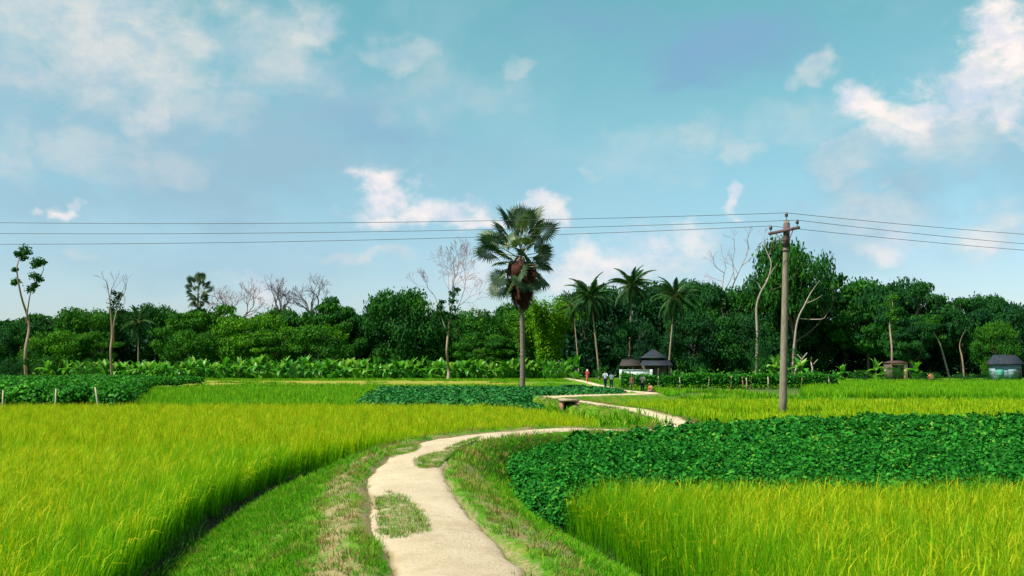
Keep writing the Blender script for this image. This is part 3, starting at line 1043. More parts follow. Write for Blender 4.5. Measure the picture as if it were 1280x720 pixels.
def limb_tree(mb, g, p, d, L, r, depth, spread=.6, up=.25, sides=6, n_kids=(2, 3), tips=None, bend=.18, taper=.62, minr=.0):
    d = np.array(d, float)
    pts, rad = [np.array(p, float)], [r]
    k = 4
    for i in range(k):
        d = d + g.normal(0, bend, 3) + np.array([0, 0, up * .25])
        d /= np.linalg.norm(d)
        pts.append(pts[-1] + d * L / k)
        rad.append(max(minr, r * (1 - (1 - taper) * (i + 1) / k)))
    mb.tube(pts, rad, sides if depth > 1 else 4, cap=depth <= 0)
    if depth <= 0:
        if tips is not None:
            tips.append(pts[-1])
        return
    for j in range(int(g.integers(n_kids[0], n_kids[1] + 1))):
        a = g.uniform(0, 2 * PI)
        side = np.cross(d, np.array([math.cos(a), math.sin(a), .3]))
        side /= np.linalg.norm(side) + 1e-9
        nd = d + side * spread * g.uniform(.6, 1.3)
        nd /= np.linalg.norm(nd)
        st = pts[-1] if j < 2 else pts[int(g.integers(2, k))]
        limb_tree(mb, g, st, nd, L * g.uniform(.6, .85), max(minr, r * taper * .85), depth - 1, spread, up, sides, n_kids, tips, bend, taper, minr)


def wood_trunk(seed, lean=0.0):
    """trunk with limbs, unit height"""
    g = np.random.default_rng(seed)
    mb = MB()
    pts = [(0, 0, -.02), (.004 + lean * .1, .0, .12), (lean * .3 + g.normal(0, .01), g.normal(0, .01), .28), (lean * .6 + g.normal(0, .02), g.normal(0, .02), .42)]
    mb.tube(pts, [.026, .020, .017, .014], 8)
    for k in range(5):
        a = 2 * PI * k / 5 + g.uniform(-.4, .4)
        limb_tree(mb, g, pts[-1] if k < 3 else pts[2], (math.cos(a) * .7, math.sin(a) * .7, .8), .24, .009, 2, .6, .2, 5, (2, 2), None, .15)
    return mb.mesh('trunk', [M_bark_dark], True)


CROWNS = {s: [crown_mesh(s, 300 + 17 * i + len(s), 15000) for i in range(2)] for s in ('round', 'spread', 'ragged', 'tall')}
CROWNS['open'] = [crown_mesh('open', 391, 11000)]
TRUNKS = [wood_trunk(400 + i) for i in range(3)]


def wood_tree(k, name, px, ytop, wpx, Y, style, tint, label, cat='tree', group='trees of the wood'):
    base = Vector((xat(px, Y), Y, 0))
    H = at(px, ytop, Y).z
    hw = wpx / F * Y / 2
    r = thing(name, base, random.uniform(0, 6.28), label, cat, group)
    tr = obj('trunk', TRUNKS[k % 3], r)
    tr.scale = (H, H, H)
    lst = CROWNS[style]
    cr = obj('crown', lst[k % len(lst)], r)
    cr.scale = (hw * 1.28, hw * 1.28, H * 1.05)
    cr['tint'] = float(tint) + (.11 if px < 720 else .02)  # leaf colour raised on the left trees, standing in for sunlit crowns
    return r


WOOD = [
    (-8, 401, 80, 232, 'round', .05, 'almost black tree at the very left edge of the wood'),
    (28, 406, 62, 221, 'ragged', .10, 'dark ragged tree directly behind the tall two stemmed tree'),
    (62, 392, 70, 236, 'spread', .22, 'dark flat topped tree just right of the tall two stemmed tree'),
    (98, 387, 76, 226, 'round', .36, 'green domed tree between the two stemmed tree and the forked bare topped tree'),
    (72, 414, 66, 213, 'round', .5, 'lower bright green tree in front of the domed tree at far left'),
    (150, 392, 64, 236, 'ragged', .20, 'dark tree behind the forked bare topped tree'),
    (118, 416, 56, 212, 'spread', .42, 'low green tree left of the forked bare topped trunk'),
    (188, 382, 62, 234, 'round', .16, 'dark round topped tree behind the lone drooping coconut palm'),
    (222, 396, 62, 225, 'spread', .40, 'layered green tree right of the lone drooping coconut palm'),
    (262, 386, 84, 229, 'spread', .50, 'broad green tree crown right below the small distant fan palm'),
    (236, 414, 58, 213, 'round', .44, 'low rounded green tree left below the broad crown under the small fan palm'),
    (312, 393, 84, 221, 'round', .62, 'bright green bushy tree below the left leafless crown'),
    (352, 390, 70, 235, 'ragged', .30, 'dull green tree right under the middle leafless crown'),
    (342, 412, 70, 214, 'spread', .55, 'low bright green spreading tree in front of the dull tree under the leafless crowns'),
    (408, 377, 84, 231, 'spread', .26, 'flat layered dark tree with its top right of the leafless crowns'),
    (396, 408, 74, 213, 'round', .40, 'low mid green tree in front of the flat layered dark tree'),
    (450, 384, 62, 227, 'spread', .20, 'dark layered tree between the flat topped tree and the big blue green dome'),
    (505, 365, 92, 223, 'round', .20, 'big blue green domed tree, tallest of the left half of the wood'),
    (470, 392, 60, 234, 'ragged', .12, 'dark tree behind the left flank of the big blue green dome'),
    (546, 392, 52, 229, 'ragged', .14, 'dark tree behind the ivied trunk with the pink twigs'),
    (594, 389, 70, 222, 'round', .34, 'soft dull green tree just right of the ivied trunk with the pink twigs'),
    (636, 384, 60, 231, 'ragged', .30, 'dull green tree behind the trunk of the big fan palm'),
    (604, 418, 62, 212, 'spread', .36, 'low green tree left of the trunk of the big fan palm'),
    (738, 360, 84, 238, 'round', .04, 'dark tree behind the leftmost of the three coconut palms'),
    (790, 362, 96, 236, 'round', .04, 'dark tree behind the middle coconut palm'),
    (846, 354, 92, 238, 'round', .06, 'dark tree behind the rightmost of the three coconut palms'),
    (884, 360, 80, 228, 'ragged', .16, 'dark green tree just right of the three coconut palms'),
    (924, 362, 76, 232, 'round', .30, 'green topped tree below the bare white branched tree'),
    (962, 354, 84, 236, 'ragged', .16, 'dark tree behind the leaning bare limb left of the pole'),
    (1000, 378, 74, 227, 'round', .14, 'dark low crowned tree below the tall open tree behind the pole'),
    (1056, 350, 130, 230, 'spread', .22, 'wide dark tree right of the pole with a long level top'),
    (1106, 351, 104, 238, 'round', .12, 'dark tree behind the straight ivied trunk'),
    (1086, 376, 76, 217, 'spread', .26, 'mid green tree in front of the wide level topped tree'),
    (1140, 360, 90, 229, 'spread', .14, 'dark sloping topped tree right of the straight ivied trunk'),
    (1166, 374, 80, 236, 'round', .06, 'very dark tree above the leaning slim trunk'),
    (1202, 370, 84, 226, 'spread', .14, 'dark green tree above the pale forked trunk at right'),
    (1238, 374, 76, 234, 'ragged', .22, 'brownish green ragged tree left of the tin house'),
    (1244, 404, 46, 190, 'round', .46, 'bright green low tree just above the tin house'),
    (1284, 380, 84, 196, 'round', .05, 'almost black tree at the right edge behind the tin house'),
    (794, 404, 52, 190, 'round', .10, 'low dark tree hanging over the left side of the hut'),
    (1138, 402, 54, 190, 'spread', .16, 'low dark tree hanging over the small ochre hut'),  # tree added over the ochre hut to cast shade on it
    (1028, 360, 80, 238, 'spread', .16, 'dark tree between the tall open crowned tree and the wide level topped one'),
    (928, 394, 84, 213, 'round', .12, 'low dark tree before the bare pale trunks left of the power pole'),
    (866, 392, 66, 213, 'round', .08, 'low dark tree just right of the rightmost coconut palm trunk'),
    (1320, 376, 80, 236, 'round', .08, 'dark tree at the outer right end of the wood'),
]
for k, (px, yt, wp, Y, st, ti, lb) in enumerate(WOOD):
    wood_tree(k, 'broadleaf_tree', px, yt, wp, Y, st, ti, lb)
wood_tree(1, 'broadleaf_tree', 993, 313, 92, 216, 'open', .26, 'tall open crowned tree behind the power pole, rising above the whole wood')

# dark understorey and the wood's depth behind the single trees
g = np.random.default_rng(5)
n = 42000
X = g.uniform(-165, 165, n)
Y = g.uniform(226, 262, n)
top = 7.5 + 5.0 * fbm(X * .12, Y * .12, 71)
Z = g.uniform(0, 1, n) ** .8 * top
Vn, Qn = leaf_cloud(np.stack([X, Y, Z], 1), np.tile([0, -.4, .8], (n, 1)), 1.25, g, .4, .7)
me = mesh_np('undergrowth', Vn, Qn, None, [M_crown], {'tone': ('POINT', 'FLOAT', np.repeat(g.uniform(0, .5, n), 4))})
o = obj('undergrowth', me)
o['tint'] = .04  # darkest leaf tint: shade under the canopy put into the colour
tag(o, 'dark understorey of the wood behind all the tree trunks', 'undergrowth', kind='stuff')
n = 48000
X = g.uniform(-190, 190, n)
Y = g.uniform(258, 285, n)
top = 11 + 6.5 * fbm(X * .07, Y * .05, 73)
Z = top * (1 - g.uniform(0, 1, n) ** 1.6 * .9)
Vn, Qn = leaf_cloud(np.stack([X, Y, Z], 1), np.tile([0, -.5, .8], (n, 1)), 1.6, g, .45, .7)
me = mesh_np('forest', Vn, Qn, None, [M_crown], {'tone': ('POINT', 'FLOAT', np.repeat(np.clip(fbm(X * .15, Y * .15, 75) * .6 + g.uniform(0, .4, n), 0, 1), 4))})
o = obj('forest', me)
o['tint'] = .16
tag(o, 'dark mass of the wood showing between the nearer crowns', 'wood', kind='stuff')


# bamboo: bright feathery clump beside the big palm
def bamboo(px, ytop, wpx, Y, label, tint, seed):
    g = np.random.default_rng(seed)
    H = at(px, ytop, Y).z
    hw = wpx / F * Y / 2
    r = thing('bamboo_clump', (xat(px, Y), Y, 0), 0, label, 'bamboo', 'bamboo clumps')
    mb = MB()
    C, O = [], []
    for k in range(46):
        a = g.uniform(0, 2 * PI)
        b = np.array([math.cos(a), math.sin(a), 0]) * g.uniform(.1, .25) * hw
        lean = np.array([math.cos(a), math.sin(a), 0]) * hw * g.uniform(.2, 1.0)
        h = H * g.uniform(.72, 1.02)
        f = np.linspace(0, 1, 9)
        pts = np.array([b + lean * q ** 2.2 + np.array([0, 0, h * (q - .13 * q ** 4)]) for q in f])
        mb.tube(pts, np.linspace(.05, .012, 9), 5)
        m_ = 430
        q = g.uniform(.28, 1, m_)
        for qq in q:
            p = b + lean * qq ** 2.2 + np.array([0, 0, h * (qq - .13 * qq ** 4)])
            C.append(p + g.normal(0, 1, 3) * np.array([.55, .55, .45]))
            O.append((math.cos(a), math.sin(a), 1.0))
    obj('culms', mb.mesh('culms', [M_bark]), r)
    C, O = np.array(C), np.array(O)
    V, Q = leaf_cloud(C, O / np.linalg.norm(O, axis=1)[:, None], .62, g, .45, .36)
    me = mesh_np('foliage', V, Q, None, [M_crown], {'tone': ('POINT', 'FLOAT', np.repeat(np.clip(g.uniform(.2, 1, len(C)), 0, 1), 4))})
    fo = obj('foliage', me, r)
    fo['tint'] = tint


bamboo(686, 359, 70, 207, 'bright light green feathery bamboo clump just right of the big fan palm', 1.0, 31)
bamboo(657, 374, 40, 213, 'dimmer green bamboo clump partly behind the trunk of the big fan palm', .62, 32)


# ------------------------------------------------------------------ fan palms
def fan_leaf(seed, r=1.16, segs=34, arc=R(285), droop=.28, petiole=1.95):
    g = np.random.default_rng(seed)
    V, Q, T, tn = [], [], [], []
    for k in range(segs):
        a = -arc / 2 + arc * k / (segs - 1)
        da = arc / segs * .5
        rr = r * (.82 + .18 * math.cos(a * .5)) * g.uniform(.92, 1.05)

        def pt(rad, ang, dz=0):
            x = math.cos(ang) * rad + petiole
            y = math.sin(ang) * rad
            return (x, y, dz - droop * (rad / r) ** 2 * r * .6 + .12 * abs(math.sin(ang)) * rad)
        b = len(V)
        V += [pt(.03, a), pt(rr * .62, a - da, -.02), pt(rr * .62, a, .05), pt(rr * .62, a + da, -.02), pt(rr, a + g.normal(0, .03), -g.uniform(0, .22) * r)]
        T += [(b, b + 1, b + 2), (b, b + 2, b + 3), (b + 1, b + 4, b + 2), (b + 2, b + 4, b + 3)]
        tn += [g.uniform(.2, .8)] * 5
    nl = len(T)
    mb = MB()
    mb.tube([(0, 0, 0), (petiole * .5, 0, .03), (petiole * 1.04, 0, 0)], [.05, .035, .025], 5)
    pv, pq, ptt = np.concatenate(mb.V), np.concatenate(mb.Q), np.concatenate(mb.T)
    off = len(V)
    V = np.vstack([np.array(V), pv])
    T = np.vstack([np.array(T), ptt + off])
    tn = np.concatenate([tn, np.full(len(pv), .95)])
    mi = np.concatenate([np.ones(len(pq)), np.zeros(nl), np.ones(len(ptt))])
    return V, pq + off, T, tn, mi


FANS = []
for i in range(4):
    V, Q, T, tn, mi = fan_leaf(500 + i)
    FANS.append(mesh_np('fan_leaf', V, Q, T, [M_fan, M_petiole], {'tone': ('POINT', 'FLOAT', tn)}, mi))
DEADF = []
for i in range(3):
    V, Q, T, tn, mi = fan_leaf(520 + i, 1.2, 26, R(150), .5, .95)
    V[:, 1] *= .55
    DEADF.append(mesh_np('dead_leaf', V, Q, T, [M_dead, M_dead], {'tone': ('POINT', 'FLOAT', tn)}, mi))


def fan_palm(name, base, top, label, s=1.0, n_green=38, n_dead=52, rt=.24, seed=1, skirt=True):
    """stiff fan leaves round the head, a skirt of dead brown ones hanging below"""
    g = np.random.default_rng(seed)
    base, top = Vector(base), Vector(top)
    r = thing(name, base, 0, label, 'palm')
    v = top - base
    mb = MB()
    f = np.linspace(0, 1, 26)
    pts = [np.array(v) * q + np.array([.06 * math.sin(q * 5), .04 * math.sin(q * 4 + 1), 0]) * s for q in f]
    rad = [rt * s * (1.22 - .36 * q + .55 * max(0, .08 - q) / .08 * .5 + (.03 if i % 2 else 0)) for i, q in enumerate(f)]
    pts[0] = pts[0] - np.array([0, 0, .15])
    mb.tube(pts, rad, 10)
    obj('trunk', mb.mesh('trunk', [M_palm_trunk], True), r)
    head = v + Vector((0, 0, .9 * s))
    for i in range(n_green):
        az_ = i * 2.39996 + g.normal(0, .25)
        e = R(82) - R(128) * (i / n_green) ** .85 + g.normal(0, R(7))
        lf = obj('fan_leaf', FANS[i % 4], r)
        k = s * g.uniform(.85, 1.12)
        lf.scale = (k * (1.0 + .32 * (i / n_green < .5)), k, k)
        M_ = Matrix.Rotation(az_, 4, 'Z') @ Matrix.Rotation(-e, 4, 'Y') @ Matrix.Rotation(g.uniform(-1.35, 1.35), 4, 'X')
        lf.rotation_euler = M_.to_euler()
        lf.location = head + Vector((0, 0, -2.5 * s * (i / n_green) ** 1.2))
    for i in range(n_dead):
        az_ = i * 2.39996 + g.normal(0, .3)
        q = g.uniform(0, 1)
        e = R(-48) - R(34) * min(1, q * .8 + g.uniform(0, .3))
        lf = obj('dead_leaf', DEADF[i % 3], r)
        k = s * g.uniform(.85, 1.2)
        lf.scale = (k, k * 1.05, k)
        M_ = Matrix.Rotation(az_, 4, 'Z') @ Matrix.Rotation(-e, 4, 'Y') @ Matrix.Rotation(g.normal(0, .9), 4, 'X')
        lf.rotation_euler = M_.to_euler()
        lf.location = head + Vector((math.cos(az_) * .22 * s, math.sin(az_) * .22 * s, -.3 * s - 2.9 * s * q))
    return r


PALM_Y = 85
zb = float(ground_z([at(653, 493, PALM_Y).x], [PALM_Y])[0])
b = at(653, 493, PALM_Y)
fan_palm('fan_palm', (b.x, PALM_Y, zb), at(651, 322, PALM_Y), 'tall fan palm with a skirt of dead brown leaves standing alone beside the far path', 1.02, 42, 80, .18, 3)
fan_palm('fan_palm', (xat(249, 226), 226, 0), at(248, 366, 226), 'small distant fan palm with a round dark head above the wood at left', 1.0, 34, 6, .22, 5)


# ------------------------------------------------------------------ coconut palms
def frond(seed, L=4.6):
    g = np.random.default_rng(seed)
    f = np.linspace(0, 1, 30)
    sag = .60
    P_ = np.stack([L * (f - .10 * f ** 3), f * 0, L * (.16 * f - sag * f ** 2.2)], 1)
    mb = MB()
    mb.tube(P_[::3], np.linspace(.05, .012, len(P_[::3])), 5)
    pv, pq, pt_ = np.concatenate(mb.V), np.concatenate(mb.Q), np.concatenate(mb.T)
    V, T, tn = list(map(tuple, pv)), [tuple(x) for x in pt_], [.9] * len(pv)
    for i in range(3, 30):
        for s in (-1, 1):
            l = L * .24 * math.sin(PI * (.12 + .86 * f[i]) ** .8) * g.uniform(.85, 1.1)
            b = np.array(P_[i])
            dr = np.array([.45, s * .75, -.55 - .3 * g.uniform()])
            dr /= np.linalg.norm(dr)
            e = b + dr * l
            k = len(V)
            w_ = np.array([.13, 0, 0.015])
            V += [tuple(b - w_), tuple(b + w_), tuple(e)]
            T.append((k, k + 1, k + 2))
            tn += [g.uniform(.1, .7)] * 3
    mi = np.concatenate([np.ones(len(pq)), np.ones(len(pt_)), np.zeros(len(T) - len(pt_))])
    return mesh_np('frond', np.array(V), pq, np.array(T), [M_frond, M_petiole], {'tone': ('POINT', 'FLOAT', np.array(tn))}, mi)


FRONDS = [frond(540 + i) for i in range(4)]


def coconut_palm(base, top, label, s=1.0, n=28, seed=1, low=R(-72)):
    g = np.random.default_rng(seed)
    base, top = Vector(base), Vector(top)
    r = thing('coconut_palm', base, 0, label, 'palm', 'coconut palms before the wood')
    v = np.array(top - base)
    mb = MB()
    f = np.linspace(0, 1, 22)
    bow = np.array([v[0] * .0, 0, 0])
    pts = [np.array([v[0] * q ** 1.25, v[1] * q, v[2] * q]) for q in f]
    pts[0][2] -= .2
    rad = [s * (.165 - .06 * q + .12 * max(0, .07 - q) / .07 + (.012 if i % 2 else 0)) for i, q in enumerate(f)]
    mb.tube(pts, rad, 9)
    obj('trunk', mb.mesh('trunk', [M_bark], True), r)
    for i in range(n):
        az_ = i * 2.39996 + g.normal(0, .2)
        e = R(78) + (low - R(78)) * (i / n) ** .95 + g.normal(0, R(6))
        fr = obj('frond', FRONDS[i % 4], r)
        k = s * g.uniform(.85, 1.12)
        fr.scale = (k, k, k)
        fr.rotation_euler = (Matrix.Rotation(az_, 4, 'Z') @ Matrix.Rotation(-e, 4, 'Y') @ Matrix.Rotation(g.normal(0, .25), 4, 'X')).to_euler()
        fr.location = Vector(v) + Vector((0, 0, .1))
    mb = MB()
    for i in range(7):
        a = i * .9
        c = v + np.array([math.cos(a) * .3, math.sin(a) * .3, -.25 - .1 * (i % 2)]) * s
        mb.lathe([(.0, -.17), (.10, -.12), (.14, 0), (.11, .11), (0, .16)], c, 8)
    obj('coconuts', mb.mesh('coconuts', [M_petiole], True), r)
    return r


def ground_at(px, Y):
    x = xat(px, Y)
    return Vector((x, Y, float(ground_z([x], [Y])[0])))


coconut_palm(ground_at(749, 188), at(738, 370, 188), 'leftmost coconut palm of the three, leaning left above the two white shirted people', 1.12, 38, 11)
coconut_palm(ground_at(786, 196), at(790, 357, 196), 'middle and tallest coconut palm of the three, with upright fronds behind the hut', 1.14, 38, 12)
coconut_palm(ground_at(835, 186), at(844, 372, 186), 'rightmost coconut palm of the three, right of the hut, with yellowing hanging fronds', 1.12, 40, 13, R(-80))
coconut_palm(ground_at(724, 190), at(716, 382, 192), 'slim half hidden coconut palm left of the three, beside the bright bamboo', .8, 16, 14)
coconut_palm(ground_at(173, 208), at(173, 402, 208), 'lone drooping coconut palm just right of the forked bare topped tree at left', .95, 22, 15, R(-85))


# ------------------------------------------------------------------ bananas
def banana(seed, H=3.4):
    g = np.random.default_rng(seed)
    mb = MB()
    mb.tube([(0, 0, -.1), (.02, .02, H * .25), (0, .03, H * .45)], [.12, .10, .07], 8)
    V, Q, T = [np.concatenate(mb.V)], [np.concatenate(mb.Q)], [np.concatenate(mb.T)]
    n0 = mb.n
    tn = [np.full(n0, .5)]
    nq0, nt0 = len(Q[0]), len(T[0])
    n = n0
    for k in range(15):
        a = k * 2.4 + g.normal(0, .3)
        small = k >= 9                                   # suckers round the foot
        e0 = R(g.uniform(62, 86)) if (k < 5 or small) else R(g.uniform(15, 50))
        L = H * (g.uniform(.48, .66) if not small else g.uniform(.30, .5))
        wd = H * g.uniform(.085, .115)
        m_ = 9
        pos = np.array([0, 0, H * (.34 + .1 * g.uniform())]) if not small else np.array([math.cos(a) * .35, math.sin(a) * .35, .05])
        ang = e0
        curl = g.uniform(.2, 1.1) if (k < 5 or small) else g.uniform(1.2, 2.1)
        c0 = []
        fw = np.array([math.cos(a), math.sin(a), 0])
        sd_ = np.array([-math.sin(a), math.cos(a), 0])
        for j in range(m_):
            f = j / (m_ - 1)
            ww = wd * (0.12 if f < .12 else math.sin(PI * min(1, (.10 + .9 * f)) ** .8) + .05)
            upn = np.array([0, 0, 1]) * math.cos(ang) - fw * math.sin(ang)
            c0 += [pos - sd_ * ww + upn * ww * .35, pos, pos + sd_ * ww + upn * ww * .35]
            pos = pos + (fw * math.cos(ang) + np.array([0, 0, math.sin(ang)])) * L / (m_ - 1)
            ang -= curl / (m_ - 1)
        qs = []
        for j in range(m_ - 1):
            b = n + 3 * j
            qs += [(b, b + 1, b + 4, b + 3), (b + 1, b + 2, b + 5, b + 4)]
        V.append(np.array(c0))
        Q.append(np.array(qs))
        t0 = g.uniform(.15, .75) if k > 1 else g.uniform(.6, .95)
        tn.append(np.full(len(c0), t0))
        n += len(c0)
    Qa = np.concatenate(Q)
    mi = np.concatenate([np.ones(nq0), np.zeros(len(Qa) - nq0), np.ones(nt0)])
    return mesh_np('banana_plant', np.concatenate(V), Qa, T[0], [M_banana, M_banana_stem], {'tone': ('POINT', 'FLOAT', np.concatenate(tn))}, mi)


BAN = [banana(600 + i) for i in range(6)]
g = np.random.default_rng(44)


def plant_banana(px, Y, s, label, group=None):
    o = obj('banana_plant', BAN[int(g.integers(0, 6))], None, ground_at(px, Y))
    o.rotation_euler = (g.normal(0, .05), g.normal(0, .05), g.uniform(0, 6.28))
    o.scale = (s, s, s * g.uniform(.92, 1.1))
    return tag(o, label, 'banana plant', group)


rows = []
px = 96.0
while px < 712:
    rows.append(px)
    px += g.uniform(3.6, 6.6)
for i, px in enumerate(rows):
    plant_banana(px, g.uniform(192, 205), g.uniform(1.05, 1.5) * (1.0 if px > 225 else .92), 'upright pale leaved banana plant in the long row at the foot of the wood', 'banana plants in the row')
for px, Y, s, lb in [(720, 176, 1.45, 'big banana plant with arching leaves just left of the red clad person'),
                     (967, 176, 1.55, 'banana plant just left of the power pole in front of the dark wood'),
                     (999, 180, 1.5, 'banana plant with broken yellowing leaves just right of the power pole'),
                     (1052, 168, 1.0, 'lone small bright banana plant midway between the pole and the straight ivied trunk'),
                     (1095, 174, 1.2, 'banana plant left of the straight ivied trunk'),
                     (1144, 172, 1.15, 'bright banana plant just right of the brick hut ruin'),
                     (1103, 170, .8, 'smallest banana plant at the foot of the straight ivied trunk'),
                     (58, 165, 1.15, 'banana plant just right of the tall two stemmed tree'),
                     (84, 172, 1.1, 'banana plant between the two stemmed tree and the forked bare topped tree')]:
    plant_banana(px, Y, s, lb)


# ------------------------------------------------------------------ single slender, ivied and bare trees
def clump_leaves(centers, radii, per, size, g, flat=.7):
    C, O = [], []
    for c, r_ in zip(centers, radii):
        d = g.normal(0, 1, (per, 3))
        d /= np.linalg.norm(d, axis=1)[:, None]
        C.append(np.array(c) + d * np.array([1, 1, flat]) * r_ * (g.uniform(.1, 1, per) ** .5)[:, None] * (1 + .3 * np.sin(d[:, :1] * 8)))
        O.append(d + np.array([0, 0, .5]))
    C, O = np.concatenate(C), np.concatenate(O)
    V, Q = leaf_cloud(C, O / np.linalg.norm(O, axis=1)[:, None], size, g, .5, .6)
    return V, Q, np.repeat(g.uniform(.1, 1, len(C)), 4)


def pixel_tree(name, Y, base_px, stems, clumps, label, bark, tint=.3, twigs=None, leaf=.4, cat='tree', per=170, seed=9, depth_wob=.8):
    """a tree laid out along traced stems: each stem is a list of (px, py, radius); depth wanders a little around Y"""
    g = np.random.default_rng(seed)
    b = ground_at(base_px, Y)
    r = thing(name, b, 0, label, cat)
    mb = MB()
    for st in stems:
        pts, rad = [], []
        for i, (px, py, ra) in enumerate(st):
            p = at(px, py, Y) if py is not None else b - Vector((0, 0, .15))
            pts.append(np.array(p - b) + np.array([0, g.normal(0, depth_wob) * (i > 0), 0]))
            rad.append(ra * .66)
        pts = np.array(pts)
        q = np.linspace(0, len(pts) - 1, len(pts) * 4)
        sm = catmull(np.hstack([pts, np.array(rad)[:, None]]), 4)
        mb.tube(sm[:, :3], np.maximum(sm[:, 3], .01), 8)
    tr = obj('trunk', mb.mesh('trunk', [bark], True), r)
    if clumps:
        cs = [np.array(at(px, py, Y) - b) + np.array([0, g.normal(0, .5), 0]) for px, py, _ in clumps]
        V, Q, tn = clump_leaves(cs, [rr * 1.28 / F * Y for _, _, rr in clumps], int(per * 1.5), leaf, g)
        cr = obj('crown', mesh_np('crown', V, Q, None, [M_crown], {'tone': ('POINT', 'FLOAT', tn)}), r)
        cr['tint'] = tint
    if twigs:
        mt = MB()
        mat, lst = twigs
        for (px, py, dx, dy, L, ra, dep, spr) in lst:
            p = np.array(at(px, py, Y) - b)
            limb_tree(mt, g, p, (dx, g.normal(0, .35), dy), L, ra, dep, spr, .12, 5, (2, 3), None, .16, .66, .016)
        obj('twigs', mt.mesh('twigs', [mat]), r)
    return r


pixel_tree('slender_tree', 150, 34, [[(34, None, .42), (35, 440, .34), (33, 405, .28), (30, 370, .22), (27, 335, .15), (28, 314, .06)],
                                     [(33, 404, .22), (38, 385, .17), (42, 360, .13), (46, 335, .08), (48, 322, .04)],
                                     [(29, 358, .08), (24, 352, .05), (20, 350, .03)]],
           [(27, 310, 5.5), (31, 315, 5), (24, 318, 4.5), (29, 322, 4.5), (48, 327, 6), (43, 331, 5), (52, 328, 4.5), (45, 345, 5.5), (48, 349, 4.5), (40, 362, 5), (43, 357, 4), (20, 352, 4.5), (17, 354, 3), (24, 338, 3), (33, 441, 5), (36, 452, 5), (31, 458, 4)],
           'tall two stemmed tree with small separate leaf tufts at the far left', M_bark, .28, per=120, leaf=.36, seed=61)
pixel_tree('forked_tree', 160, 141, [[(141, None, .36), (142, 440, .28), (141, 420, .24), (140, 395, .19), (139, 372, .13), (134, 355, .06)],
                                     [(142, 428, .2), (147, 408, .16), (149, 388, .12), (152, 370, .07), (158, 358, .03)]],
           [(141, 378, 5), (145, 372, 4.5), (149, 382, 5), (140, 386, 4), (151, 390, 4), (145, 392, 3.5), (143, 366, 3.5), (150, 368, 3)],
           'forked pale trunk with a thin ragged half bare top at left', M_bark, .14, (M_twig_grey, [(139, 372, -.25, 1, 2.2, .06, 2, .5), (136, 362, -.4, 1, 1.6, .05, 2, .5), (152, 372, .3, 1, 1.8, .06, 2, .5), (150, 385, .6, .7, 1.3, .05, 2, .5), (143, 380, .1, 1, 2, .05, 2, .6)]), per=80, leaf=.32, seed=62)
pixel_tree('ivied_tree', 188, 560, [[(560, None, .55), (560, 462, .36), (559, 440, .30), (560, 418, .30), (562, 395, .22), (566, 370, .14)],
                                    [(560, 418, .2), (553, 400, .14), (549, 385, .08)], [(561, 405, .16), (570, 388, .11), (577, 372, .06)]],
           [(566, 368, 5), (566, 377, 5), (567, 386, 5.5), (564, 395, 5), (552, 377, 4), (550, 384, 4.5), (555, 392, 4), (569, 397, 4), (561, 408, 4.5), (548, 392, 3.5), (556, 412, 3.5), (571, 362, 3.5)],
           'ivied trunk crowned by a haze of leafless pink twigs, left of the big fan palm', M_bark, .2,
           (M_twig_pink, [(566, 372, -.3, 1, 3.6, .08, 5, .46), (566, 370, .25, 1, 3.8, .08, 5, .46), (577, 372, .7, .8, 3.2, .07, 5, .46), (552, 386, -.6, .9, 3.3, .07, 5, .46), (571, 385, .9, .6, 3.0, .06, 4, .6), (562, 388, -.1, 1, 4, .07, 5, .46)]), per=110, leaf=.4, seed=63)


def bare_tree(px, ytop, Y, wpx, label, mat, seed, forks=5, start=.5, dep=5, tr=.4, upness=.1, trunkmat=None):
    g = np.random.default_rng(seed)
    b = ground_at(px, Y)
    H = at(px, ytop, Y).z
    hw = wpx / F * Y / 2
    r = thing('bare_tree', b, 0, label, 'bare tree', 'leafless trees above the wood')
    mb = MB()
    z0 = H * start
    tl = [(0, 0, -.1), (g.normal(0, .2), 0, z0 * .5), (g.normal(0, .3), 0, z0)]
    mb.tube(catmull(np.array(tl), 4), np.linspace(tr * .7, tr * .5, 9), 8)
    obj('trunk', mb.mesh('trunk', [trunkmat or mat], True), r)
    mt = MB()
    for k in range(forks):
        a = 2 * PI * k / forks + g.uniform(-.3, .3)
        rise = H - z0
        d = np.array([math.cos(a) * hw * .62, math.sin(a) * hw * .5, rise * .75 * g.uniform(.7, 1.15)])
        L = np.linalg.norm(d) * .48
        limb_tree(mt, g, tl[-1], d / np.linalg.norm(d), L, tr * .5, dep, .62, upness, 6, (2, 3), None, .16, .64, .02)
    obj('limbs', mt.mesh('limbs', [mat], False), r)
    return r


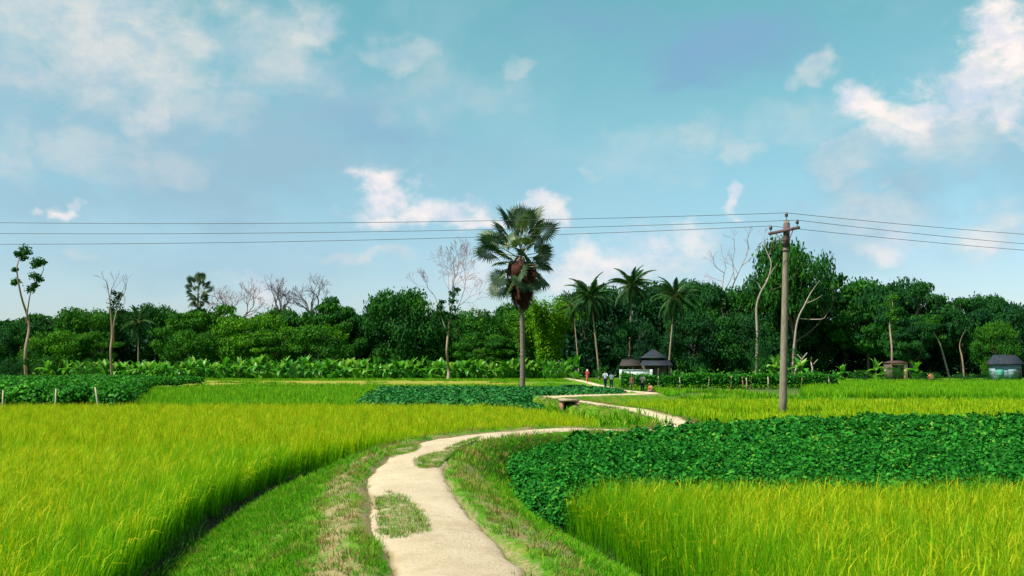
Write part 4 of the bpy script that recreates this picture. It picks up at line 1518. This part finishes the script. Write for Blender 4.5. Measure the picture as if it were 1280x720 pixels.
bare_tree(296, 360, 232, 62, 'leafless greyish pink tree just right of the small distant fan palm', M_twig_pink, 71, 6, .55, 5, .4)
bare_tree(350, 355, 236, 52, 'leafless grey spreading tree in the middle of the three bare crowns at left', M_twig_grey, 72, 6, .68, 5, .5)
bare_tree(386, 354, 240, 44, 'leafless grey tree on the right of the three bare crowns at left', M_twig_grey, 73, 5, .66, 5, .45)
pixel_tree('bare_tree', 240, 905, [[(905, None, .4), (900, 420, .34), (901, 370, .26), (905, 345, .16), (908, 335, .08)], [(902, 372, .2), (912, 350, .15), (918, 335, .1)]], None,
           'leafless pale tree with thin white limbs right of the coconut palms', M_bark_white, twigs=(M_twig_pink, [(906, 342, -.8, .8, 2.6, .09, 3, .5), (904, 352, -.9, .5, 2.2, .08, 3, .5), (908, 336, -.2, 1, 2.4, .08, 3, .5)]), seed=64)
pixel_tree('bare_tree', 241, 915, [[(915, None, .45), (914, 400, .38), (915, 365, .28), (920, 345, .2), (930, 325, .14), (936, 312, .07)], [(918, 350, .18), (916, 328, .12), (918, 310, .06)], [(926, 333, .14), (940, 322, .09), (945, 312, .05)]], None,
           'leafless pale tree with the taller limbs just left of the pole', M_bark_white, twigs=(M_twig_pink, [(918, 312, -.3, 1, 2.2, .07, 3, .5), (936, 312, .1, 1, 2.4, .08, 3, .5), (944, 314, .6, .8, 2.2, .07, 3, .5), (922, 342, -.5, .8, 2.2, .07, 3, .5), (932, 322, .3, 1, 2, .07, 3, .5)]), seed=65)
pixel_tree('dead_tree', 203, 945, [[(945, None, .5), (946, 420, .42), (945, 385, .34), (950, 365, .28), (958, 350, .22), (962, 330, .16), (958, 312, .1), (955, 300, .04)], [(957, 352, .16), (966, 338, .1), (972, 330, .05)], [(952, 362, .14), (946, 350, .08), (940, 345, .04)]], None,
           'twisted pale dead limb rising left of the power pole', M_bark_white, twigs=(M_twig_pink, [(960, 322, .5, 1, 2.0, .06, 3, .5), (957, 308, -.5, 1, 1.8, .06, 3, .5)]), seed=66)
pixel_tree('dead_tree', 203, 990, [[(990, None, .4), (993, 430, .34), (997, 400, .28), (1006, 380, .22), (1016, 365, .14), (1026, 350, .06)], [(999, 398, .2), (1012, 399, .16), (1026, 399, .12), (1034, 394, .06)], [(1006, 380, .15), (1020, 374, .09), (1030, 368, .04)]], None,
           'pale dead tree with a level side branch just right of the power pole', M_bark_white, seed=67)
pixel_tree('dead_stump', 184, 993, [[(992, None, .3), (996, 462, .26), (1003, 450, .22), (1009, 441, .15)], [(1003, 450, .14), (998, 443, .08)]], None, 'pale broken trunk at the foot of the wood just right of the pole', M_bark_white, cat='dead trunk', seed=68)
pixel_tree('dead_stump', 184, 1013, [[(1012, None, .25), (1016, 462, .22), (1018, 452, .18), (1013, 447, .1)], [(1017, 455, .15), (1024, 449, .07)]], None, 'small forked pale stump right of the broken trunk', M_bark_white, cat='dead trunk', seed=69)
pixel_tree('straight_tree', 187, 1113, [[(1113, None, .34), (1113, 440, .28), (1114, 405, .24), (1115, 380, .16), (1115, 368, .07)]],
           [(1115, 372, 4.5), (1113, 380, 5), (1117, 388, 4.5), (1112, 394, 4.5), (1116, 400, 3.5)], 'straight upright trunk with ivy near its top in the right part of the wood', M_bark, .55, per=100, seed=70)
pixel_tree('leaning_tree', 190, 1187, [[(1187, None, .3), (1182, 450, .26), (1174, 428, .23), (1167, 416, .17), (1166, 405, .1)]],
           [(1163, 402, 6), (1170, 398, 6), (1158, 406, 4), (1178, 422, 3.5)], 'slim pale trunk curving to the left, between the brick hut and the tin house', M_bark_white, .42, per=120, seed=71)
pixel_tree('pale_forest_tree', 191, 1205, [[(1205, None, .30), (1203, 450, .24), (1201, 430, .16), (1203, 412, .08)]], [(1203, 404, 7), (1197, 398, 6), (1209, 400, 6), (1202, 414, 4)],
           'pale upright trunk right of the curving slim one', M_bark, .15, per=120, seed=72)

# shrubs in front of the wood
SHR = [crown_mesh('round', 801, 2600), crown_mesh('ragged', 802, 2600)]
for k, (px, ytop, wpx, Y, ti, lb) in enumerate([
        (874, 455, 26, 150, .25, 'grey green round shrub behind the hedge, right of the rightmost coconut palm'), (922, 460, 22, 152, .2, 'low dull shrub behind the hedge, left of the pole'),
        (955, 445, 34, 178, .3, 'dark green shrub behind the banana plant left of the pole'), (1020, 462, 30, 160, .3, 'low shrub at the foot of the pale stumps'),
        (1075, 462, 36, 165, .42, 'low green shrub between the lone banana plant and the straight trunk'), (1120, 456, 34, 168, .30, 'leafy shrub in front of the brick hut'),
        (1160, 465, 44, 165, .30, 'low wide shrub under the curving slim trunk'), (1205, 466, 50, 165, .26, 'low wide shrub under the pale upright trunk'),
        (1240, 463, 32, 166, .34, 'green shrub in front of the left corner of the tin house'), (752, 455, 26, 160, .32, 'pale green shrub at the foot of the leftmost coconut palm'),
        (372, 452, 30, 186, .3, 'brownish green shrub in a gap of the banana row'), (700, 450, 34, 184, .45, 'green shrub at the right end of the banana row'),
        (1264, 463, 24, 168, .22, 'low shrub in front of the middle of the tin house'), (948, 412, 46, 197, .10, 'dark tall shrub at the foot of the twisted pale limb left of the pole'), (994, 434, 34, 196, .14, 'dark shrub at the foot of the pale dead tree right of the pole'),
        (50, 440, 40, 172, .3, 'dark shrub at the foot of the two stemmed tree'), (14, 452, 40, 168, .15, 'dark shrub at the far left edge behind the creeper patch'),
        (110, 448, 46, 176, .4, 'green shrub left of the forked trunk'), (640, 448, 44, 200, .3, 'shrub behind the banana row, beside the trunk of the big palm'),
        (905, 466, 60, 172, .12, 'dark low shrub behind the long hedge'), (850, 462, 36, 176, .12, 'dark shrub at the foot of the rightmost coconut palm')]):
    b = ground_at(px, Y)
    o = obj('shrub', SHR[k % 2], None, b)
    hw = wpx / F * Y / 2
    o.scale = (hw, hw, at(px, ytop, Y).z - b.z)
    o.rotation_euler = (0, 0, k)
    o['tint'] = ti
    tag(o, lb, 'shrub', 'shrubs before the wood')


# ------------------------------------------------------------------ power pole and its lines
M_conc = rough_mat('weathered_pole', (.10, .085, .06), (.22, .185, .135), 3.0, stretch=(4, 4, .8))
M_iron = rough_mat('rusty_dark_iron', (.05, .035, .035), (.12, .075, .07), 5, rough=.7)
M_ins = rough_mat('dark_glazed_insulator', (.035, .022, .022), (.06, .04, .04), 4, rough=.25, spec=.6)
M_wire = rough_mat('dull_wire', (.06, .06, .065), (.10, .10, .11), 5, rough=.6)
PY = 46.6
pb = ground_at(977, PY)
ptop = at(983.2, 275.5, PY)
pole = thing('power_pole', pb, 0, 'weathered grey power pole standing in the yellow rice right of the path', 'power pole')
L = lambda p: np.array(p - pb)
mb = MB()
v = L(ptop)
f = np.linspace(0, 1, 12)
mb.tube([v * q - np.array([0, 0, .4]) * (q == 0) for q in f], [.185 - .055 * q for q in f], 14)
obj('shaft', mb.mesh('shaft', [M_conc], True), pole)
mb = MB()
q0 = v * .862
q1 = v * .985
mb.tube([q0 + np.array([0, -.03, 0]), q1 + np.array([0, -.03, 0])], [.16, .155], 12)
obj('iron_sleeve', mb.mesh('iron_sleeve', [M_iron], True), pole)
a0, a1 = L(at(960, 293, PY + .75)), L(at(997.5, 285, PY - .75))
ac = (a0 + a1) / 2 + np.array([0, -.2, 0])
a0, a1 = a0 + np.array([0, -.2, 0]), a1 + np.array([0, -.2, 0])
dv = a1 - a0
mb = MB()
rot = Vector(dv).to_track_quat('X', 'Z').to_euler()
mb.box(ac, (np.linalg.norm(dv), .10, .13), rot)
obj('crossarm', mb.mesh('crossarm', [M_iron]), pole)
mb = MB()
mid = v * .93
low = v * .87
for e_ in (.22, .8):
    p = a0 + dv * e_
    mb.tube([low + np.array([0, -.18, 0]), p + np.array([0, -.02, -.05])], .022, 6)
obj('brace', mb.mesh('brace', [M_iron]), pole)
mb = MB()
for h in (.845, .90):
    mb.tube([v * h - np.array([0, 0, .04]), v * h + np.array([0, 0, .04])], [.185, .185], 14)
obj('clamp_band', mb.mesh('clamp_band', [M_iron]), pole)
INS = []
for k, p in enumerate((a0 + dv * .06, a1 - dv * .06, v)):
    mb = MB()
    s = 1.0
    mb.lathe([(.015, -.05), (.015, .12), (.05, .12), (.085, .15), (.06, .18), (.075, .20), (.09, .235), (.055, .27), (.06, .30), (.03, .335), (0, .34)], (0, 0, .05), 12)
    i_ = obj('insulator', mb.mesh('insulator', [M_ins], True), pole, tuple(p))
    INS.append(np.array(pb) + p + np.array([0, 0, .36]))


def wire(far_l, far_r, ip, sag, label):
    pts = []
    for (e, n_) in ((far_l, 1), (far_r, 0)):
        e = np.array(e)
        q = np.linspace(0, 1, 40)
        sg = sag[0] if n_ else sag[1]
        seg = ip + (e - ip) * q[:, None] - np.array([0, 0, 1]) * (4 * sg * q * (1 - q))[:, None]
        pts.append(seg[::-1] if n_ else seg[1:])
    mb = MB()
    mb.tube(np.vstack(pts), .0125, 6)
    o = obj('power_line', mb.mesh('power_line', [M_wire], True))
    tag(o, label, 'power line', 'lines on the power pole')


# the lines run on, sagging, to poles out of sight on either side
for k, (yl, yr, lb) in enumerate([(302.5, 312, 'lowest power line, tied to the left insulator on the crossarm'), (289, 304, 'middle power line, tied to the right insulator on the crossarm'),
                                  (275.5, 292, 'uppermost power line, tied to the insulator on top of the pole')]):
    ip = INS[k]
    pl = np.array(at(0, yl, 47.5))
    el_ = ip + (pl - ip) * 1.45
    el_[2] += .40
    pr = np.array(at(1280, yr, 54.5))
    er = ip + (pr - ip) * 4.2
    er[2] += 2.6
    wire(el_, er, ip, (.45, .9), lb)

# ------------------------------------------------------------------ stakes, hedge
M_stake = rough_mat('grey_stake', (.22, .18, .12), (.42, .36, .25), 5, stretch=(3, 3, 1))
M_stake_brown = rough_mat('brown_stake', (.20, .11, .06), (.36, .21, .12), 5, stretch=(3, 3, 1))


def stake(px0, py1, Y, px1, r0, label, mat, group, z0=None):
    b = ground_at(px0, Y)
    tp = at(px1, py1, Y)
    mb = MB()
    d = np.array(tp - b)
    mb.tube([(0, 0, -.2), d * .5 + np.array([.01, 0, 0]), d], [r0, r0 * .9, r0 * .75], 7)
    o = obj('fence_stake', mb.mesh('fence_stake', [mat], True), None, b)
    tag(o, label, 'stake', group)


for px0, py1, px1, lb in [(5, 488, 4, 'upright wooden stake at the far left edge of the field'), (71, 486, 70, 'upright wooden stake in the middle of the three before the creeper patch'), (126, 484, 119, 'wooden stake leaning left, rightmost of the three before the creeper patch')]:
    stake(px0, py1, 46.4, px1, .045, lb, M_stake, 'stakes before the creeper patch')
# the long trained hedge on the right: leaves above, bare dark stems below
hx0, hx1, HY = xat(776, 107), xat(1046, 107), 107
n = 15000
g = np.random.default_rng(91)
X = g.uniform(hx0, hx1, n)
Yh = HY + g.normal(0, .42, n)
hz = fbm(X * .6, X * 0, 97)
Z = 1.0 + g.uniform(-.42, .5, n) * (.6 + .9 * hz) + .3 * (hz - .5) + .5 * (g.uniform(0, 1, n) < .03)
stray = g.uniform(0, 1, n) < .10
Z[stray] = g.uniform(.05, .8, stray.sum())
Vn, Qn = leaf_cloud(np.stack([X, Yh, Z], 1), np.tile([0, -.3, .9], (n, 1)), .26, g, .45, .6)
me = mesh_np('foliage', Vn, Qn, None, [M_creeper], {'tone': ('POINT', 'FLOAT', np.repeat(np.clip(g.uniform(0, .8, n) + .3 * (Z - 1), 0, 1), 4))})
hd = thing('hedge', (0, 0, 0), 0, 'long low trained hedge with dark bare stems running behind the people and the pole', 'hedge')
obj('foliage', me, hd)
mb = MB()
x = hx0
while x < hx1:
    zg = float(ground_z([x], [HY])[0])
    mb.tube([(x, HY + g.normal(0, .1), zg - .1), (x + g.normal(0, .06), HY, .6), (x + g.normal(0, .2), HY, 1.2)], [.03, .025, .012], 5)
    x += g.uniform(.3, .7)
obj('stems', mb.mesh('stems', [M_bark_dark]), hd)
where = ['under the left end of the hedge near the people', 'in the hedge left of the grey round shrub', 'in the left half of the hedge', 'brown, left of a close pair in the hedge', 'leftmost of a close trio in the hedge',
         'in the middle of a close trio in the hedge', 'rightmost of a close trio in the hedge', 'left of the power pole in the hedge', 'just right of the power pole in the hedge', 'at the right end of the hedge']
for k, px in enumerate([822, 850, 885, 913, 929, 933.5, 938, 960, 1001, 1036]):
    stake(px, 470 + (k % 3), 106.2, px + random.uniform(-1.5, 1.5), .075 if k % 2 else .06, 'fence stake ' + where[k], M_stake_brown if k in (3, 4, 6, 8) else M_stake, 'stakes along the hedge')

# ------------------------------------------------------------------ brick culvert under the path
M_brick = rough_mat('old_brick', (.20, .09, .055), (.36, .19, .12), 6)
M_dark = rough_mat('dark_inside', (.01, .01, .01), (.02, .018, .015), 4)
cb = Vector((2.85, 50.3, 0))
zc = float(ground_z([cb.x], [cb.y])[0])
cul = thing('culvert', (cb.x, cb.y, 0), R(4), 'small brown brick culvert with a dark mouth in the bank below the path', 'culvert')
mb = MB()
mb.box((-.36, 0, .28), (.14, .9, .62))
mb.box((.36, 0, .28), (.14, .9, .62))
obj('side_wall', mb.mesh('side_wall', [M_brick]), cul)
mb = MB()
mb.box((0, -.02, .645), (.96, 1.0, .11))
obj('slab', mb.mesh('slab', [rough_mat('grey_slab', (.2, .15, .11), (.32, .25, .18), 4)]), cul)
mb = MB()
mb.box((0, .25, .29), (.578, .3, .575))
obj('dark_block', mb.mesh('dark_block', [M_dark]), cul)  # near-black block filling the mouth, its colour stands in for the shade inside

# ------------------------------------------------------------------ hut and houses at the edge of the wood
M_tin = None
m, t, o = new_mat('weathered_shaded_tin')
tcn = t.add('ShaderNodeTexCoord')
n_ = t.noise(tcn.outputs['Object'], 1.6, 6, .65)
wv = t.add('ShaderNodeTexWave', wave_type='BANDS', bands_direction='X')
t.l.new(tcn.outputs['Object'], wv.inputs['Vector'])
wv.inputs['Scale'].default_value = 3.2
c = t.ramp(n_, [(.3, (.012, .018, .03)), (.5, (.022, .034, .05)), (.62, (.05, .032, .024)), (.75, (.03, .03, .034))])  # weathered blues and rust, all darkened to stand in for tree shade
p = principled(t, o, c, .75, .1, wv.outputs[0], .8, .03)
t.l.new(p.outputs[0], o.inputs[0])
M_tin = m
M_white = rough_mat('limewashed_wall', (.26, .28, .29), (.46, .48, .48), 1.5)
M_wall_dark = rough_mat('dark_bamboo_wall', (.045, .035, .03), (.11, .08, .06), 4, stretch=(6, 6, 1))
M_post = rough_mat('pinkish_post', (.25, .14, .14), (.36, .22, .21), 4)
M_blue = rough_mat('pale_blue_wall', (.12, .19, .23), (.20, .28, .32), 2)
M_green = rough_mat('green_panel', (.05, .22, .17), (.08, .30, .22), 3)
M_ochre = rough_mat('ochre_plaster', (.42, .26, .14), (.60, .40, .24), 2)
M_terra = rough_mat('red_clay', (.40, .12, .07), (.55, .20, .10), 3)


def gable(w_, d_, z0, z1, over=.5, ridge=.25, th=.10):
    """two thick roof slopes meeting at a short ridge along x, with hipped ends"""
    x, y = w_ / 2 + over, d_ / 2 + over
    rx = w_ * ridge
    top = [(-x, -y, z0), (x, -y, z0), (x, y, z0), (-x, y, z0), (-rx, 0, z1), (rx, 0, z1)]
    bot = [(a, b, c - th) for a, b, c in top]
    V = top + bot
    Q = [(0, 1, 5, 4), (2, 3, 4, 5), (7, 6, 10, 11), (9, 8, 11, 10), (0, 6, 7, 1), (1, 7, 8, 2), (2, 8, 9, 3), (3, 9, 6, 0)]
    T = [(1, 2, 5), (3, 0, 4), (8, 7, 11), (6, 9, 10)]
    return V, Q, T


HB = ground_at(809, 184)
hut = thing('hut', HB, R(-8), 'dark hut with a blue grey tin roof among the coconut palms', 'hut')
mb = MB()
mb.box((0, 1.2, 1.5), (7.0, 4.2, 3.2))
obj('wall', mb.mesh('wall', [M_wall_dark]), hut)
mb = MB()
V, Q, T = gable(4.2, 3.4, 4.15, 5.7, .35, .06)
mb.raw(np.array(V) + np.array([1.2, 1.2, 0]), Q, T)
obj('roof', mb.mesh('roof', [M_tin]), hut)
mb = MB()
mb.raw([(-1.2, -2.4, 2.75), (4.7, -2.4, 2.75), (4.0, -.5, 3.75), (-.9, -.5, 3.75), (-1.2, -2.4, 2.66), (4.7, -2.4, 2.66), (4.0, -.5, 3.66), (-.9, -.5, 3.66)],
       [(0, 1, 2, 3), (7, 6, 5, 4), (0, 4, 5, 1), (1, 5, 6, 2), (2, 6, 7, 3), (3, 7, 4, 0)])
obj('porch_roof', mb.mesh('porch_roof', [M_tin]), hut)
mb = MB()
mb.raw([(-5.0, -2.6, 2.7), (-1.3, -2.6, 2.7), (-1.3, 3.3, 4.1), (-4.6, 3.3, 4.1), (-5.0, -2.6, 2.6), (-1.3, -2.6, 2.6), (-1.3, 3.3, 4.0), (-4.6, 3.3, 4.0)],
       [(0, 1, 2, 3), (7, 6, 5, 4), (0, 4, 5, 1), (1, 5, 6, 2), (2, 6, 7, 3), (3, 7, 4, 0)])
obj('side_roof', mb.mesh('side_roof', [rough_mat('old_thatch', (.018, .015, .016), (.05, .04, .035), 5)]), hut)  # thatch colour darkened to stand in for shade under the trees
for x in (-4.4, -2.6, -.4, 2.0, 4.3):
    mb = MB()
    mb.tube([(x, -2.1, -.1), (x, -2.1, 2.8)], .10, 8)
    obj('post', mb.mesh('post', [M_post if x == -2.6 else M_wall_dark], True), hut)
mb = MB()
mb.box((.8, -.93, 1.2), (1.0, .08, 2.2))
obj('door', mb.mesh('door', [M_dark]), hut)
# white low wall in front of the hut
WB = ground_at(795, 158)
mb = MB()
mb.box((0, 0, .92), (4.7, .35, 1.9))
mb.box((0, 0, 1.92), (4.9, .5, .09))
mb.box((-2.4, 0, .99), (.42, .56, 2.04))
mb.box((2.4, 0, .99), (.42, .56, 2.04))
o = obj('low_wall', mb.mesh('low_wall', [M_white]), None, WB)
tag(o, 'whitewashed garden wall standing in front of the dark hut', 'wall')

TB = ground_at(1260, 178)
th_ = thing('tin_house', TB, R(-6), 'pale blue tin walled house with a bluish roof at the right edge', 'house')
mb = MB()
mb.box((0, 1.4, 1.35), (4.6, 2.8, 2.9))
obj('wall', mb.mesh('wall', [M_blue]), th_)
mb = MB()
V, Q, T = gable(4.6, 2.8, 2.95, 4.6, .45, .42)
mb.raw(np.array(V) + np.array([0, 1.4, 0]), Q, T)
obj('roof', mb.mesh('roof', [M_tin]), th_)
mb = MB()
mb.box((-1.35, -.035, 1.15), (1.1, .06, 2.1))
d = obj('door', mb.mesh('door', [M_green]), th_)
mb = MB()
mb.tube([(-.95, -.09, 1.1), (-.95, -.09, 1.28)], .02, 6)
obj('handle', mb.mesh('handle', [M_iron]), d)
mb = MB()
mb.box((1.9, -.035, 1.1), (.6, .06, 2.0))
obj('window', mb.mesh('window', [M_dark]), th_)
mb = MB()
mb.box((.7, -.04, 1.25), (1.3, .07, 1.9))
obj('panel', mb.mesh('panel', [M_blue]), th_)

BB = ground_at(1124, 181)
bh = thing('brick_hut', BB, R(5), 'small ochre hut with a dark open front, between the ivied and curving trunks', 'hut')
mb = MB()
mb.box((1.15, 0, 1.5), (.62, .55, 3.3))
obj('pillar', mb.mesh('pillar', [M_ochre]), bh)
mb = MB()
mb.box((-1.45, 0, 1.4), (.34, .45, 3.0))
obj('pillar', mb.mesh('pillar', [M_wall_dark]), bh)
mb = MB()
mb.box((-.25, -.03, 2.95), (2.14, .34, .30))
obj('beam', mb.mesh('beam', [M_ochre]), bh)
mb = MB()
mb.box((-.1, 1.6, 1.45), (3.0, 2.6, 2.9))
obj('wall', mb.mesh('wall', [M_wall_dark]), bh)
mb = MB()
V, Q, T = gable(3.1, 3.4, 3.2, 3.6, .1, .3)
mb.raw(np.array(V) + np.array([-.1, 1.2, 0]), Q, T)
obj('roof', mb.mesh('roof', [rough_mat('old_dark_thatch', (.03, .018, .02), (.08, .045, .04), 4)]), bh)  # roof colour also darkened, shade of the wood painted in
HS = ground_at(1163, 172)
mb = MB()
pr = [(.62, -.05), (.66, .2), (.58, .6), (.42, .95), (.2, 1.2), (0, 1.3)]
mb.lathe(pr, (0, 0, 0), 14)
V = np.concatenate(mb.V)
V += (np.random.default_rng(3).normal(0, .03, V.shape))
me = mesh_np('clay_heap', V, np.concatenate(mb.Q), None, [M_terra], smooth=True)
tag(obj('clay_heap', me, None, HS), 'small reddish orange clay heap at the foot of the wood right of the hut', 'clay heap')


# ------------------------------------------------------------------ people on the far path
M_skin = rough_mat('brown_skin', (.16, .085, .05), (.22, .12, .075), 8, rough=.55)
M_hair = rough_mat('black_hair', (.008, .007, .007), (.02, .016, .014), 20, rough=.45)


def cloth(name, c):
    return rough_mat(name, tuple(x * .8 for x in c), tuple(min(1, x * 1.15) for x in c), 12, rough=.9)


def skin_mesh(name, verts, edges, radii, mat, parent, root=0, levels=2):
    me = bpy.data.meshes.new(name)
    me.from_pydata([tuple(v) for v in verts], edges, [])
    ob = obj(name, me, parent)
    ob.modifiers.new('skin', 'SKIN')
    sv = me.skin_vertices[0].data if me.skin_vertices else None
    if sv is None:
        me.skin_vertices.new() if hasattr(me.skin_vertices, 'new') else None
    bpy.context.view_layer.objects.active = ob
    if not me.skin_vertices:
        ob.modifiers.clear()
        bpy.context.view_layer.update()
        with bpy.context.temp_override(object=ob, active_object=ob):
            bpy.ops.mesh.customdata_skin_add()
        ob.modifiers.new('skin', 'SKIN')
    for i, s in enumerate(me.skin_vertices[0].data):
        r_ = radii[i]
        s.radius = r_ if isinstance(r_, tuple) else (r_, r_)
        s.use_root = (i == root)
    sm = ob.modifiers.new('smooth', 'SUBSURF')
    sm.levels = levels
    sm.render_levels = levels
    me.materials.append(mat)
    return ob


def person(loc, facing, H, label, top_col, low_col, pose='stand', headwear=None, robe=False, bend=0.0):
    """one continuous body with head, arms and five fingered hands; clothes and hair are its children"""
    s = H / 1.7
    r = thing('person', loc, facing, label, 'person')
    r.scale = (s, s, s)
    hip = Vector((0, 0, .93))
    if pose == 'squat':
        hip = Vector((0, -.12, .34))
    lean = bend
    up = Vector((0, math.sin(lean), math.cos(lean)))
    fwd = Vector((0, math.cos(lean), -math.sin(lean)))
    waist, chest, neck = hip + up * .18, hip + up * .40, hip + up * .54
    nk = neck + up * .06
    head0, head1 = nk + up * .07 + fwd * .01, nk + up * .20 + fwd * .02
    V, E, Rr = [], [], []

    def add(p, r_, par=None):
        V.append(tuple(p))
        Rr.append(r_)
        if par is not None:
            E.append((par, len(V) - 1))
        return len(V) - 1
    a = add(hip, (.13, .10))
    b_ = add(waist, (.12, .09), a)
    c_ = add(chest, (.15, .10), b_)
    d_ = add(neck, (.085, .07), c_)
    e_ = add(nk, .052, d_)
    h0 = add(head0, (.072, .082), e_)
    h1 = add(head1, (.078, .09), h0)
    add(head1 + up * .055, (.05, .06), h1)
    add(head0 + up * .055 + fwd * .108, .013, h0)                 # nose
    legs, arms = [], []
    for sx in (-1, 1):
        hj = hip + Vector((sx * .09, 0, -.05))
        if pose == 'walk':
            k = hip + Vector((sx * .095, sx * .14, -.45))
            an = Vector((sx * .095, sx * .22 - (.10 if sx < 0 else 0), .09 if sx > 0 else .13))
        elif pose == 'squat':
            k = Vector((sx * .16, .28, .44))
            an = Vector((sx * .12, .02, .08))
        else:
            k = Vector((sx * .10, .02, .50))
            an = Vector((sx * .10, 0, .085))
        i0 = add(hj, .085, a)
        i1 = add(hj.lerp(k, .5), .078, i0)
        i2 = add(k, .056, i1)
        i3 = add(k.lerp(an, .35), .055, i2)
        i4 = add(an, .038, i3)
        i5 = add(an + Vector((0, .10, -.055)), (.042, .028), i4)
        add(an + Vector((0, .19, -.065)), (.038, .02), i5)
        legs.append((hj, k, an))
        sh = neck + Vector((sx * .175, 0, 0)) - up * .03
        if pose == 'squat':
            el_, wr = sh + fwd * .12 - up * .24 + Vector((sx * .03, 0, 0)), Vector((sx * .12, .42, .36))
        elif pose == 'walk':
            el_, wr = sh + Vector((sx * .05, -sx * .10, -.27)), sh + Vector((sx * .05, -sx * .10 + .08, -.50))
        elif pose == 'carry':
            el_, wr = sh + Vector((sx * .06, .0, -.27)), sh + Vector((sx * .0, .22, -.30))
        else:
            el_, wr = sh + Vector((sx * .05, -.02, -.28)), sh + Vector((sx * .06, .05, -.52))
        j0 = add(sh, .058, d_)
        j1 = add(sh.lerp(el_, .5), .046, j0)
        j2 = add(el_, .040, j1)
        j3 = add(wr, .027, j2)
        dr = (wr - el_).normalized()
        side = dr.cross(Vector((sx, 0, 0))).normalized()
        palm = add(wr + dr * .06, (.036, .018), j3)
        for q, ln in ((-.03, .065), (-.01, .078), (.011, .074), (.031, .058)):
            f0 = add(wr + dr * .095 + side * q, .0095, palm)
            f1 = add(wr + dr * (.095 + ln * .55) + side * q * 1.05 - Vector((sx * .012, 0, 0)), .0085, f0)
            add(wr + dr * (.095 + ln) + side * q - Vector((sx * .03, 0, 0)), .007, f1)
        t0 = add(wr + dr * .045 + side * .042, .011, palm)
        add(wr + dr * .085 + side * .062 - Vector((sx * .012, 0, 0)), .009, t0)
        arms.append((sh, el_, wr))
    skin_mesh('body', V, E, Rr, M_skin, r)
    # shirt
    V2 = [hip + up * .0, waist, chest, neck - up * .01]
    R2 = [(.155, .125), (.145, .115), (.172, .12), (.105, .085)]
    E2 = [(0, 1), (1, 2), (2, 3)]
    for sh, el_, wr in arms:
        k = len(V2)
        V2 += [sh, sh.lerp(el_, .5), sh.lerp(el_, .9)]
        R2 += [.078, .068, .06]
        E2 += [(3, k), (k, k + 1), (k + 1, k + 2)]
    skin_mesh('shirt', V2, E2, R2, cloth('shirt_cloth', top_col), r)
    if robe:
        zb_ = .06
        V3 = [hip + up * .08, hip * .75 + Vector((0, 0, 0)), Vector((0, .02, .40)), Vector((0, .03, zb_ + .05))]
        skin_mesh('skirt', V3, [(0, 1), (1, 2), (2, 3)], [(.15, .12), (.175, .14), (.19, .17), (.21, .19)], cloth('skirt_cloth', low_col), r)
    else:
        V3, E3, R3 = [hip + up * .05], [], [(.15, .12)]
        for hj, k, an in legs:
            i = len(V3)
            V3 += [hj, hj.lerp(k, .5), k, k.lerp(an, .5), k.lerp(an, .93)]
            R3 += [.105, .095, .078, .068, .062]
            E3 += [(0, i), (i, i + 1), (i + 1, i + 2), (i + 2, i + 3), (i + 3, i + 4)]
        skin_mesh('trousers', V3, E3, R3, cloth('trouser_cloth', low_col), r)
    # hair or scarf: a cap over the skull's back and top
    hc = head1 + up * .015 - fwd * .012
    bk_ = hc - fwd * .035 - up * .06
    if headwear:
        skin_mesh('head_scarf', [hc, bk_, neck - fwd * .06], [(0, 1), (1, 2)], [(.10, .11), (.09, .09), (.10, .05)], cloth('scarf_cloth', headwear), r)
    else:
        skin_mesh('hair', [hc + up * .02, hc - fwd * .02, bk_], [(0, 1), (1, 2)], [(.075, .085), (.088, .092), (.066, .05)], M_hair, r)
    mb = MB()
    for sx in (-1, 1):
        ey = head0 + up * .075 + fwd * .083 + Vector((sx * .032, 0, 0))
        mb.lathe([(0, -.011), (.011, 0), (0, .011)], tuple(ey), 8)
    obj('eyes', mb.mesh('eyes', [M_hair]), r)
    return r


def spot(px, Y):
    x = xat(px, Y)
    D, Z, S = path_info([x], [Y])
    z = float(ground_z([x], [Y])[0])
    if abs(D[0]) < .62:
        z = path_top(x, Y) + .025
    return (x, Y, z)


person(spot(734, 137), R(10), 1.72, 'person in long red clothes with a white head scarf walking away towards the wood', (.55, .06, .05), (.50, .07, .05), 'walk', (.75, .75, .76), True)
person(spot(756.5, 92.5), R(8), 1.56, 'taller person of the pair on the far path, white shirt and dark blue trousers', (.86, .87, .90), (.02, .03, .12), 'walk')
person(spot(764, 92), R(-4), 1.42, 'shorter person of the pair on the far path, white shirt and dark trousers', (.86, .87, .90), (.025, .035, .10), 'stand')
person(spot(789.5, 99), R(170), 1.45, 'person in dull brown clothes standing in the grass before the hedge', (.16, .085, .05), (.10, .09, .05), 'stand')
person(spot(803, 90), R(160), 1.62, 'person in pale pinkish top and dark trousers standing beside the squatting one', (.52, .36, .32), (.015, .02, .04), 'carry')
person(spot(814, 82), R(120), 1.55, 'person in faded red clothes squatting at the corner of the far path', (.48, .17, .15), (.42, .16, .14), 'squat', None, False, .45)
